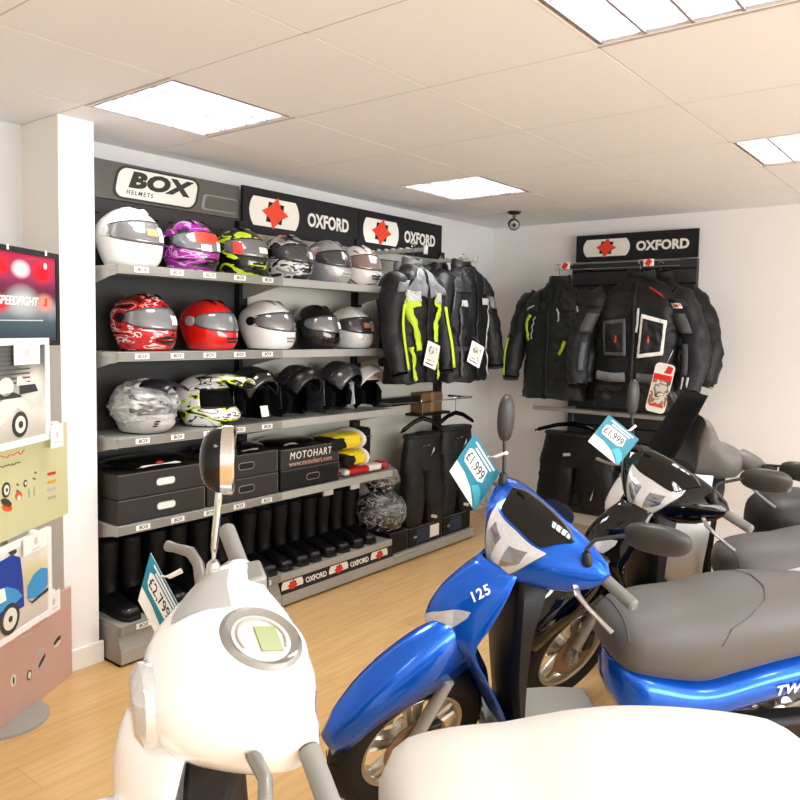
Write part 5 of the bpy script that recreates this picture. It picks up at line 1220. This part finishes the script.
def jacket(label, loc, rz, mt, ms, yoke=None, spread=1., length=.72, s=1., seed=0., detail=None, group='jackets hanging on the rails', lean=0., cuff=None, sl=(1, 1), sx=1.):
    t = thing('jacket', label, 'jacket', loc, rz, group); t.scale = (s*sx, s, s)
    bm = BM(); rings = []; n = 56
    for i in range(49):
        z = -.72*i/48; w, d = jt(z); z2 = z*length/.72
        rings.append([V((w*math.copysign(abs(math.cos(a))**(2/2.4), math.cos(a)), d*math.copysign(abs(math.sin(a))**(2/2.4), math.sin(a)), z2)) for a in [2*PI*k/n for k in range(n)]])
    loft(bm, rings); o = obj('body', bm, mt, t, angle=70); wrinkle(o, .024, seed, 9.)
    for k, sg in enumerate((-1, 1)):
        sp = spread*sl[k]; bm = BM()
        P = [V((sg*.165, 0, -.10)), V((sg*.215, -.005, -.135)), V((sg*(.215+.045*sp), -.012, -.23)), V((sg*(.215+.085*sp), -.03, -.36)), V((sg*(.215+.10*sp), -.055, -.48)), V((sg*(.215+.095*sp), -.085, -.60)), V((sg*(.215+.085*sp), -.10, -.67))]
        pts = [cr_open(P, u*.25) for u in range(25)]; rs = [itp([(0, .066), (1, .080), (2, .078), (3, .069), (4, .068), (5, .059), (6, .054)], u*.25)*(1+.05*math.sin(u*1.9+seed)) for u in range(25)]
        rings = []; px = None
        tube(bm, pts, rs, 20); sv = obj('sleeve', bm, ms, t, angle=70); wrinkle(sv, .022, seed+sg*3, 13.)
        bm = BM(); tube(bm, [pts[-1]+(pts[-1]-pts[-2])*.1, pts[-1]+(pts[-1]-pts[-2])*1.1], [.057, .056], 20); obj('cuff', bm, cuff or M['jk_black'], sv)
    # collar with a dark mouth
    bm = BM(); rings = []
    for zz, a, b in ((-.015, .088, .070), (.02, .080, .066), (.055, .074, .060), (.057, .066, .052), (.0, .066, .050)):
        rings.append([V((a*math.cos(q), b*math.sin(q)+(.012 if zz > .01 else 0), zz-.022*max(0, -math.sin(q))*(zz > .01))) for q in [2*PI*k/24 for k in range(24)]])
    loft(bm, rings, False); obj('collar', bm, yoke or mt, t); 
    bm = BM(); lathe(bm, [(.064, .012), (.001, .010)], 20, 'z'); obj('collar_lining', bm, M['jk_lining'], t)
    bm = BM(); g = [[bm.verts.new(jfront(x, -.02-(length-.03)*i/24*(.72/length) if False else -.02-.69*i/24, .010)) for x in (-.012, 0, .012)] for i in range(25)]; skin(bm, g, False, 0, False)
    for v in bm.verts: v.co.z *= length/.72; v.co.y -=   .024*wnoise(v.co, seed, 9.)
    obj('zip_flap', bm, M['jk_black'], t, solid=.004)
    def patch(name, m, c1, c2, c3, c4, off=.012, nu=12, nv=12):
        bm = BM(); quadgrid(bm, c1, c2, c3, c4, lambda x, z: jfront(x, z, off), nu, nv)
        for v in bm.verts: v.co.z *= length/.72; v.co.y -=   .024*wnoise(v.co, seed, 9.)
        return obj(name, bm, m, t, angle=70, solid=.004)
    def strip(name, m, pts, w, off=.013):
        bm = BM(); g = []; pts = [tuple(cr_open([V((a, b, 0)) for a, b in pts], u*(len(pts)-1)/20)[:2]) for u in range(21)]
        for i in range(len(pts)):
            a = V(pts[max(i-1, 0)]); b = V(pts[min(i+1, len(pts)-1)]); d = (b-a).normalized(); nn = V((-d.y, d.x))*w/2
            p = V(pts[i]); g.append([bm.verts.new(jfront(p.x+nn.x*k, p.y+nn.y*k, off)) for k in (-1, 0, 1)])
        skin(bm, g, False, 0, False)
        for v in bm.verts: v.co.z *= length/.72; v.co.y -=   .024*wnoise(v.co, seed, 9.)
        return obj(name, bm, m, t, angle=70, solid=.004)
    def sleeve_strip(name, m, sg, u0, u1, ang, w):
        sp = spread*sl[0 if sg < 0 else 1]
        P = [V((sg*.165, 0, -.10)), V((sg*.215, -.005, -.135)), V((sg*(.215+.045*sp), -.012, -.23)), V((sg*(.215+.085*sp), -.03, -.36)), V((sg*(.215+.10*sp), -.055, -.48)), V((sg*(.215+.095*sp), -.085, -.60)), V((sg*(.215+.085*sp), -.10, -.67))]
        bm = BM(); g = []
        for i in range(9):
            u = u0+(u1-u0)*i/8; c = cr_open(P, u); r = itp([(0, .066), (1, .080), (2, .078), (3, .069), (4, .068), (5, .059), (6, .054)], u)+.016
            wi = w/r
            g.append([bm.verts.new(c+V((sg*math.sin(ang+k*wi/2), -math.cos(ang+k*wi/2), 0))*r) for k in (-1, 0, 1)])
        skin(bm, g, False, 0, False); return obj(name, bm, m, t, angle=70, solid=.004)
    t2 = dict(patch=patch, strip=strip, sleeve=sleeve_strip, t=t)
    if detail: detail(t2)
    return t
def hanger(label, loc, rz, hook_top, m, w=.20, s=1., group='clothes hangers', drop=.075):
    """loc = centre of the shoulder bar; hook_top = height of the rail above it"""
    t = thing('coat_hanger', label, 'hanger', loc, rz, group)
    bm = BM(); tube(bm, [(-w, 0, -drop), (-w*.9, 0, -drop+.012), (-w*.4, 0, -.012), (0, 0, .008), (w*.4, 0, -.012), (w*.9, 0, -drop+.012), (w, 0, -drop)], [.011, .016, .017, .018, .017, .016, .011], 10, flat=((0, 1, 0), .7)); obj('shoulder_bar', bm, m, t)
    bm = BM(); r = .016; pts = [V((0, 0, .01)), V((0, 0, hook_top-2*r))]+[V((r*math.sin(a)*-1, 0, hook_top-r-r*math.cos(a)))for a in [R(30+22*k) for k in range(12)]]
    tube(bm, pts, .0028, 8); obj('hook', bm, M['chrome'], t)
    return t
def d_neon(k):
    p, st, sl = k['patch'], k['strip'], k['sleeve']
    for sg in (-1, 1):
        p('grey_yoke', M['jk_grey'], (sg*.02, -.02), (sg*.06, -.015), (sg*.205, -.17), (sg*.02, -.20), .011)
        p('reflective_tab', M['reflect'], (sg*.10, -.165), (sg*.205, -.16), (sg*.205, -.225), (sg*.10, -.225), .015)
        st('neon_stripe', M['neon'], [(sg*.205, -.20), (sg*.185, -.30), (sg*.14, -.38), (sg*.105, -.46), (sg*.095, -.52)] if sg < 0 else [(sg*.19, -.22), (sg*.15, -.27), (sg*.115, -.33), (sg*.10, -.42), (sg*.10, -.47)], .05, .013)
        st('neon_piping', M['neon'], [(sg*.17, -.50), (sg*.15, -.58), (sg*.14, -.66), (sg*.12, -.70)], .03, .013)
        sl('neon_sleeve_stripe', M['neon'], sg, 2.2, 5.6, -.1, .028); sl('grey_shoulder', M['jk_grey'], sg, .1, 1.5, -.1, .15)
    p('neon_chest', M['neon'], (-.21, -.175), (-.12, -.175), (-.10, -.25), (-.19, -.27), .0135); p('neon_chest', M['neon'], (.21, -.175), (.10, -.175), (.08, -.235), (.18, -.28), .0135)
def d_dark(k):
    p, st, sl = k['patch'], k['strip'], k['sleeve']
    p('reflective_tab', M['reflect'], (-.165, -.215), (-.105, -.215), (-.105, -.255), (-.165, -.25), .014); p('reflective_tab', M['reflect'], (.045, -.195), (.15, -.19), (.15, -.235), (.045, -.235), .014)
    st('side_stripe', M['reflect'], [(.165, -.20), (.165, -.30), (.15, -.40), (.14, -.50), (.145, -.62), (.15, -.69)], .016, .014)
    st('side_stripe', M['jk_mid'], [(-.165, -.26), (-.16, -.40), (-.15, -.55), (-.15, -.69)], .016, .014)
    p('shoulder_panel', M['jk_char'], (-.19, -.07), (-.08, -.035), (-.07, -.17), (-.21, -.17), .011); p('shoulder_panel', M['jk_char'], (.08, -.035), (.19, -.07), (.21, -.17), (.07, -.17), .011)
    sl('elbow_patch', M['jk_mid'], -1, 1.3, 2.6, -.5, .06); sl('elbow_patch', M['jk_grey'], 1, 1.6, 2.3, -.3, .05)
    p('pocket_flap', M['jk_char'], (-.20, -.50), (-.06, -.50), (-.06, -.53), (-.20, -.53), .013); p('pocket_flap', M['jk_char'], (.06, -.50), (.20, -.50), (.20, -.53), (.06, -.53), .013)
YJ = 3.0
NJ = (3.87, 2.975, 1.985)
jacket('black jacket with grey shoulders and neon yellow stripes, front of the rail', NJ, R(2), M['jk_black'], M['jk_char'], M['jk_grey'], .75, .74, 1.0, 1., d_neon, sx=.93)
jacket('dark jacket with grey shoulders hidden behind the neon striped one', (4.12, 3.25, 1.995), R(0), M['jk_char'], M['jk_mid'], M['jk_grey'], .5, .70, .95, 5., sx=.82)
jacket('long black jacket with silver tabs and side stripe beside the corner', (4.565, 3.06, 2.03), R(0), M['jk_black'], M['jk_black'], None, .75, .76, 1.06, 9., d_dark, sx=1.06)
jacket('black jacket mostly hidden behind the silver-tabbed jacket', (4.62, 3.29, 2.03), R(0), M['jk_char'], M['jk_char'], None, .5, .72, .92, 13.)
for (x, y, z, l) in ((3.87, 2.975, 1.985, 'hanger inside the neon striped jacket'), (4.12, 3.25, 1.995, 'hanger inside the grey-shouldered jacket behind'), (4.565, 3.06, 2.03, 'hanger inside the silver-tabbed black jacket'), (4.62, 3.29, 2.03, 'hanger inside the hindmost black jacket')):
    hanger(l, (x, y, z-.03), 0, 2.128-z+.03-.0, M['black'], .15)
def swing_tag(label, c, u, v, w, h, cols, string_to, cat='tag', group='swing tags on clothes'):
    c, u, v = V(c), V(u).normalized(), V(v).normalized(); n = u.cross(v)
    t = thing('swing_tag', label, cat, c, 0, group)
    bm = BM(); prism(bm, rrect(w, h, .006), -n*.001, u, v, n*.002); obj('card', bm, M['print_white'], t, False)
    for nm, m, poly in cols:
        bm = BM(); prism(bm, poly, n*.0012, u, v, n*.0006); obj(nm, bm, m, t, False)
    bm = BM(); tube(bm, [v*h*.48, v*h*.6+n*.005, V(string_to)-c], .0012, 5); obj('string', bm, M['steel_dk'], t)
    return t
def pr(name): return M.setdefault(name, graphic_mat(name, [(0, '#d9d2c2'), (.46, '#8a8577'), (.5, '#57544b'), (.54, '#cfc8b8')], 2.2, (22, 22, 22), 2., .6, 0.))
def rc(x0, y0, x1, y1): return [(x0, y0), (x1, y0), (x1, y1), (x0, y1)]
swing_tag('cream swing tag on the neon striped jacket', (3.88, 2.82, 1.42), (.93, -.1, -.30), (.30, 0, .95), .12, .16, [('printed_picture', pr('print_picture'), rc(-.04, -.04, .04, .055)), ('printed_line', M['text_dk'], rc(-.045, -.062, .03, -.055))], (3.92, 2.84, 1.53))
swing_tag('cream swing tag on the silver-tabbed black jacket', (4.50, 2.89, 1.415), (.86, -.3, -.42), (.40, 0, .90), .12, .16, [('printed_picture', pr('print_picture'), rc(-.04, -.04, .04, .055)), ('printed_line', M['text_dk'], rc(-.045, -.062, .03, -.055))], (4.50, 2.92, 1.54))

def trousers(label, loc, rz, m, L=.70, w=.19, seed=0., flare=1.0, logo=None, group='trousers on hangers'):
    t = thing('trousers', label, 'trousers', loc, rz, group)
    bm = BM(); rings = []
    for i in range(9):
        z = -.26*i/8; ww = w*(.90+.20*i/8); d = .052+.014*i/8
        rings.append([V((ww*math.copysign(abs(math.cos(a))**.8, math.cos(a)), d*math.copysign(abs(math.sin(a))**.8, math.sin(a)), z)) for a in [2*PI*k/28 for k in range(28)]])
    loft(bm, rings); o = obj('hips', bm, m, t, angle=70); wrinkle(o, .010, seed)
    for sg in (-1, 1):
        bm = BM(); rings = []
        for i in range(14):
            f = i/13; z = -.20-(L-.20)*f; cx = sg*w*(.50+.14*f*flare); ww = w*(.54-.03*f)*1.0; d = .06+.008*f
            rings.append([V((cx+ww*math.copysign(abs(math.cos(a))**.8, math.cos(a)), d*math.copysign(abs(math.sin(a))**.8, math.sin(a))-.01*math.sin(PI*f), z)) for a in [2*PI*k/22 for k in range(22)]])
        loft(bm, rings); o = obj('leg', bm, m, t, angle=70); wrinkle(o, .018, seed+sg*2)
    bm = BM(); tube(bm, [V((w*.93*math.cos(a), .058*math.sin(a), -.018)) for a in [2*PI*k/24 for k in range(25)]], .014, 8, False, flat=((0, 0, 1), 1.)); obj('waistband', bm, M['jk_char'], t)
    if logo: logo(t)
    return t
def lg(t):
    bm = BM(); tube(bm, [(.02, -.069, -.16), (.05, -.070, -.12), (.055, -.070, -.10)], [.004, .011, .004], 8, flat=((0, 1, 0), .3)); tube(bm, [(-.06, -.066, -.085), (.01, -.068, -.08)], .006, 8, flat=((0, 1, 0), .3)); obj('printed_logo', bm, M['reflect'], t)
    bm = BM(); box(bm, (.06, -.075, -.60), (.06, .006, .022), 0, Matrix.Rotation(.3, 3, 'Y')); obj('hem_tab', bm, M['reflect'], t)
trousers('black trousers on the left hanger at the end of the shelving', (4.305, 3.20, .850), R(-6), M['jk_black'], .66, .185, 2., logo=lg)
trousers('black trousers on the right hanger nearest the room corner', (4.72, 3.20, .865), R(-6), M['jk_black'], .66, .185, 7., logo=lg)
for x, l in ((4.305, 'black plastic hanger holding the left trousers'), (4.72, 'black plastic hanger holding the right trousers')):
    hanger(l, (x, 3.20, .945 if x < 4.5 else .955), R(-6), .145 if x < 4.5 else .135, M['black_gloss'], .215, group='hangers with trousers')
# cross rail those two hang from
bm = BM(); tube(bm, [(3.95, 3.20, 1.068), (4.93, 3.20, 1.068)], .011, 12)
for x in (3.97, 4.91): bb(bm, (x-.008, 3.20, 1.06), (x+.008, 3.40, 1.076))
o = obj('hanging_rail', bm, M['chrome'], None); tag(o, 'chrome cross rail carrying the two pairs of black trousers', 'rail')
t = thing('cardboard_box', 'brown cardboard box on the ledge behind the trouser hangers', 'box', (4.60, 3.36, .96)); bm = BM(); bb(bm, (-.09, 0, 0), (.17, .1, .15)); obj('carton', bm, mat('kraft_card', '#7a5a36', .8), t, False, bevel=.003); bm = BM(); bb(bm, (.02, -.001, 0), (.06, .0, .15)); obj('packing_tape', bm, mat('packing_tape', '#9c7d52', .3), t, False)
bm = BM(); bb(bm, (4.45, 3.33, .94), (4.84, YP-.002, .958)); o = obj('ledge', bm, M['black'], None, False); tag(o, 'small dark ledge under the brown box behind the trousers', 'shelf')

# ------------------------------------------------------------------ right-hand wall display
XB = 5.735
t = thing('wall_display_panel', 'dark slatted display panel with hanging arms on the right-hand wall', 'display panel', (X1-.002, 2.28, .10))
ox = V((X1-.002, 2.28, .10))
bm = BM(); bb(bm, (XB+.005-ox.x, 1.785-2.28, 0), (0, 2.775-2.28, 2.14-.10))
for i in range(18): bb(bm, (XB+.004-ox.x, 1.787-2.28, .06+i*.112), (XB+.006-ox.x, 2.773-2.28, .072+i*.112), 1)
obj('panel', bm, [M['dark_panel2'] if 'dark_panel2' in M else M.setdefault('dark_panel2', mat('slatwall_black', '#29292b', .5)), M['black_matt']], t, False)
for y in (2.62, 1.98):
    bm = BM(); bb(bm, (5.30-ox.x, y-.010-2.28, 2.065-.1), (XB-ox.x, y+.010-2.28, 2.09-.1)); a = obj('hanging_arm', bm, M['black'], t, False)
    bm = BM(); box(bm, V((5.295, y, 2.08))-ox, (.008, .075, .05)); obj('end_tag', bm, M['sign_white'], a, False, bevel=.003)
    bm = BM(); box(bm, V((5.290, y, 2.08))-ox, (.004, .036, .046), 0, Matrix.Rotation(.6, 3, 'X')); obj('end_tag_mark', bm, M['red'], a, False)
bm = BM(); bb(bm, (5.40-ox.x, 1.80-2.28, 2.10-.1), (5.41-ox.x, 2.76-2.28, 2.105-.1)); bb(bm, (5.40-ox.x, 1.80-2.28, 2.06-.1), (5.405-ox.x, 2.76-2.28, 2.064-.1)); obj('guard_wire', bm, M['steel_dk'], t, False)
bm = BM()
bb(bm, (5.46-ox.x, 1.82-2.28, .955-.1), (5.49-ox.x, 2.95-2.28, .985-.1)); obj('rail', bm, M['steel'], t, False, bevel=.003)
for y in (1.86, 2.72):
    bm = BM(); bb(bm, (5.48-ox.x, y-.012-2.28, .955-.1), (XB+.01-ox.x, y+.012-2.28, .98-.1)); obj('rail_bracket', bm, M['steel'], t, False)
for x in (5.54, 5.60, 5.66):
    bm = BM(); bb(bm, (x-.005-ox.x, 1.85-2.28, .962-.1), (x+.005-ox.x, 2.74-2.28, .972-.1)); obj('shelf_wire', bm, M['steel_dk'], t, False)
def d_left(k):
    p, st, sl = k['patch'], k['strip'], k['sleeve']
    st('neon_slash', M['neon'], [(-.135, -.20), (-.165, -.25), (-.155, -.32), (-.15, -.36)], .022); st('neon_slash', M['neon'], [(.135, -.36), (.115, -.41), (.09, -.44)], .02)
    st('reflective_piping', M['reflect'], [(-.10, -.21), (-.115, -.28), (-.12, -.35)], .006); st('reflective_piping', M['reflect'], [(-.17, -.165), (-.11, -.14)], .01); st('reflective_piping', M['reflect'], [(.07, -.16), (.085, -.20), (.08, -.24)], .008)
    sl('neon_sleeve_stripe', M['neon'], -1, 3.2, 5.6, .15, .02); sl('neon_sleeve_stripe', M['neon'], 1, 5.0, 5.9, -.2, .018)
    p('shoulder_panel', M['jk_char'], (-.19, -.07), (-.09, -.035), (-.08, -.18), (-.215, -.18), .011); p('shoulder_panel', M['jk_char'], (.09, -.035), (.19, -.07), (.215, -.18), (.08, -.18), .011)
    a = sl('sleeve_badge', M['sign_white'], 1, 1.35, 1.75, -.5, .05); a = sl('sleeve_badge_mark', M['red'], 1, 1.42, 1.62, -.5, .02); a.location = (-.002, -.004, 0)
def d_right(k):
    p, st, sl = k['patch'], k['strip'], k['sleeve']
    for sg, fm in ((-1, M['jk_mid']), (1, M['sign_white'])):
        # framed chest window
        A, B, C_, D = (sg*.045, -.20), (sg*.175, -.235), (sg*.16, -.42), (sg*.03, -.44)
        if sg < 0: A, B, C_, D = (sg*.04, -.225), (sg*.165, -.24), (sg*.155, -.43), (sg*.03, -.43)
        p('chest_frame', fm, A, B, C_, D, .013)
        q = lambda P, f=.80: (((A[0]+B[0]+C_[0]+D[0])/4)*(1-f)+P[0]*f, ((A[1]+B[1]+C_[1]+D[1])/4)*(1-f)+P[1]*f)
        p('chest_window', M['jk_black'], q(A), q(B), q(C_), q(D), .0175)
        st('red_pull', M['redorange'], [(sg*.085, -.32), (sg*.088, -.355)], .006, .024)
        st('belt_band', M['jk_grey'] if sg < 0 else M['jk_mid'], [(sg*.03, -.545), (sg*.12, -.55), (sg*.20, -.54)], .05, .013)
        p('pocket_flap', M['jk_char'], (sg*.05, -.60), (sg*.20, -.60), (sg*.19, -.625), (sg*.06, -.625), .013)
        sl('elbow_patch', M['jk_mid'], sg, 1.9, 2.8, -.35, .075); sl('shoulder_cup', M['jk_char'], sg, .9, 1.5, .0, .10)
        sl('sleeve_seam', M['jk_mid'], sg, 3.3, 4.8, -.55, .035)
    st('red_piping', M['redcloth'], [(.075, -.055), (.12, -.085), (.15, -.11)], .008, .014); st('reflective_piping', M['reflect'], [(.03, -.17), (.028, -.24), (.022, -.30)], .012, .018)
    a = sl('sleeve_badge', M['sign_white'], 1, 1.30, 1.62, -.2, .05); a = sl('sleeve_badge_mark', M['red'], 1, 1.38, 1.54, -.2, .022); a.location = (0, -.005, 0)
    sl('cuff_stripe', M['reflect'], 1, 4.9, 5.8, -.2, .012); sl('cuff_stripe', M['reflect'], 1, 4.9, 5.8, -.6, .012)
gw = 'jackets on the right-hand wall'
jacket('black jacket with thin neon slashes, left one on the right-hand wall', (5.42, 2.73, 1.96), R(-90-8), M['olive_black'], M['olive_black'], None, 1.35, .80, 1.12, 21., d_left, gw, sl=(.72, .5), sx=1.08)
jacket('large black jacket with white framed chest window on the right-hand wall', (5.33, 2.05, 1.975), R(-90+6), M['jk_black'], M['jk_char'], None, 1.05, .80, 1.16, 25., d_right, gw, sx=1.12)
def d_back(k): k['sleeve']('neon_sleeve_stripe', M['neon'], 1, 4.6, 5.9, -.2, .02); k['sleeve']('sleeve_badge', M['sign_white'], 1, 1.0, 1.25, .0, .04)
jacket('dark jacket behind, its neon-marked sleeve showing right of the large one', (5.555, 1.985, 1.985), R(-90), M['jk_black'], M['jk_black'], None, 1.45, .80, 1.12, 29., d_back, gw)
for (x, y, z, l) in ((5.42, 2.73, 1.96, 'hanger inside the jacket with thin neon slashes'), (5.33, 2.05, 1.975, 'hanger inside the jacket with the white framed window'), (5.555, 1.985, 1.985, 'hanger inside the hindmost jacket on the right-hand wall')):
    hanger(l, (x, y, z-.03), R(-90), 2.108-z+.03, M['black'], .15)
# spray-shaped hang tag on the large jacket
t = thing('product_tag', 'tall red and white product tag hanging on the large jacket', 'tag', (5.09, 1.79, 1.215))
u = V((0, -.98, -.16)); v = V((0, -.20, .98)); n = V((-1, 0, 0))
bm = BM(); prism(bm, rrect(.135, .34, .03), V((0, 0, 0)), u, v, n*.003); obj('card', bm, M['sign_white'], t, False)
bm = BM(); prism(bm, rc(-.062, -.12, .062, .085), n*.003, u, v, n*.001); obj('printed_picture', bm, M.setdefault('print_busy', graphic_mat('print_busy', [(0, '#cfc6b6'), (.44, '#8b8070'), (.49, '#57524a'), (.53, '#d8cdbb'), (.60, '#a06a4a')], 5.2, (14, 14, 14), 2., .6, 0.)), t, False)
bm = BM(); prism(bm, rc(-.062, .055, .062, .095), n*.0042, u, v, n*.0006); obj('red_band', bm, M['red'], t, False)
bm = BM(); prism(bm, [(.0, .105), (.05, .105), (.055, .15), (.02, .16)], n*.0042, u, v, n*.0006); obj('red_mark', bm, M['red'], t, False)
bm = BM(); prism(bm, rc(-.05, -.13, .05, -.112), n*.0045, u, v, n*.0006); obj('orange_band', bm, M['redorange'], t, False)
bm = BM(); tube(bm, [v*.155, v*.20+V((.03, 0, 0)), v*.26+V((.07, 0, 0))], .002, 6); obj('loop', bm, M['print_white'], t)
def lg2(t):
    bm = BM(); box(bm, (-.05, -.072, -.17), (.06, .004, .022), 0, Matrix.Rotation(-.15, 3, 'Y')); obj('printed_logo', bm, M['reflect'], t, False)
    bm = BM(); tube(bm, [(.16, -.075, -.50), (.20, -.07, -.36)], .005, 6); obj('reflective_piping', bm, M['reflect'], t)
trousers('wide black trousers hanging under the rail of the right-hand wall', (5.475, 2.56, .80), R(-90), M['jk_black'], .60, .29, 31., logo=lg2)
hanger('black hanger sticking out left of the trousers on the right-hand wall', (5.475, 2.60, .86), R(-90), .14, M['black_gloss'], .33, group='hangers with trousers')

# ------------------------------------------------------------------ price tags on the scooters
M['teal'] = mat('tag_teal', '#0c7f97', .4); M['teal_lt'] = mat('tag_teal_light', '#3fafc2', .4)
def price_tag(label, A, B, C_, D, text, tie, hole=(.55, .97)):
    A, B, C_, D = map(V, (A, B, C_, D)); c = (A+B+C_+D)/4
    t = thing('price_tag', label, 'price tag', c, 0, 'price tags on the scooters')
    u = ((B-A)+(C_-D))/2; v = ((A-D)+(B-C_))/2; w, h = u.length, v.length; u.normalize(); v.normalize(); n = u.cross(v).normalized()
    if n.dot(V((0, 0, 1.575))-c) < 0: n = -n
    P = lambda x, y, d=0.: u*(x-.5)*w+v*(y-.5)*h+n*d
    def shape(name, m, poly, d): 
        bm = BM(); prism(bm, poly, P(0, 0, d), u*w, v*h, n*.0006); return obj(name, bm, m, t, False)
    bm = BM(); prism(bm, [(0, 0), (1, 0), (1, 1), (0, 1)], P(0, 0, -.002), u*w, v*h, n*.002); obj('card', bm, M['paper'], t, False)
    shape('teal_field', M['teal'], [(0, .30), (.30, .30), (.62, .22), (.80, .10), (.92, .0), (1, 0), (1, 1), (0, 1)], .0005)
    shape('teal_swoosh', M['teal_lt'], [(.60, .27), (.80, .16), (.94, .02), (.985, .02), (.985, .2), (.88, .36), (.74, .42)], .0012)
    shape('white_plate', M['paper'], [(.10, .52), (.16, .44), (.66, .44), (.78, .52), (.74, .78), (.18, .78), (.10, .72)], .0014)
    for a, b, z in ((.14, .86, .925), (.22, .80, .845)): shape('heading_line', M['paper'], [(a, z-.022), (b, z-.022), (b, z+.022), (a, z+.022)], .0014)
    bm = BM(); put_text(bm, text, h*.30, P(.43, .60, .0024), u, v, 0, .0004, .0004, 0, 1.02, .92*min(1.3, w/h*.78)); obj('lettering', bm, M['text_dk'], t, False)
    bm = BM(); p0 = P(hole[0], hole[1], .004); tube(bm, [p0, p0*.6+(V(tie)-c)*.4+V((0, 0, -.006)), V(tie)-c], [.004, .005, .006], 8); obj('cable_tie', bm, M['white'], t)
    return t
price_tag('teal and white price tag tied to the far mirror of the blue scooter', (2.1, 1.348, 1.234), (2.147, 1.273, 1.115), (2.088, 1.333, .978), (2.045, 1.403, 1.119), '£1,999', (2.127, 1.237, 1.185))
price_tag('teal and white price tag tied to the mirror of the black scooter', (2.995, 1.266, 1.238), (3.073, 1.157, 1.141), (3.009, 1.225, 1.027), (2.941, 1.322, 1.129), '£1,999', (3.105, 1.19, 1.19), (.6, .95))
price_tag('teal and white price tag on the brake lever of the white scooter', (.916, 1.405, 1.091), (.961, 1.334, .962), (.932, 1.358, .859), (.902, 1.411, .99), '£2,799', (.958, 1.345, 1.055), (.35, .97))
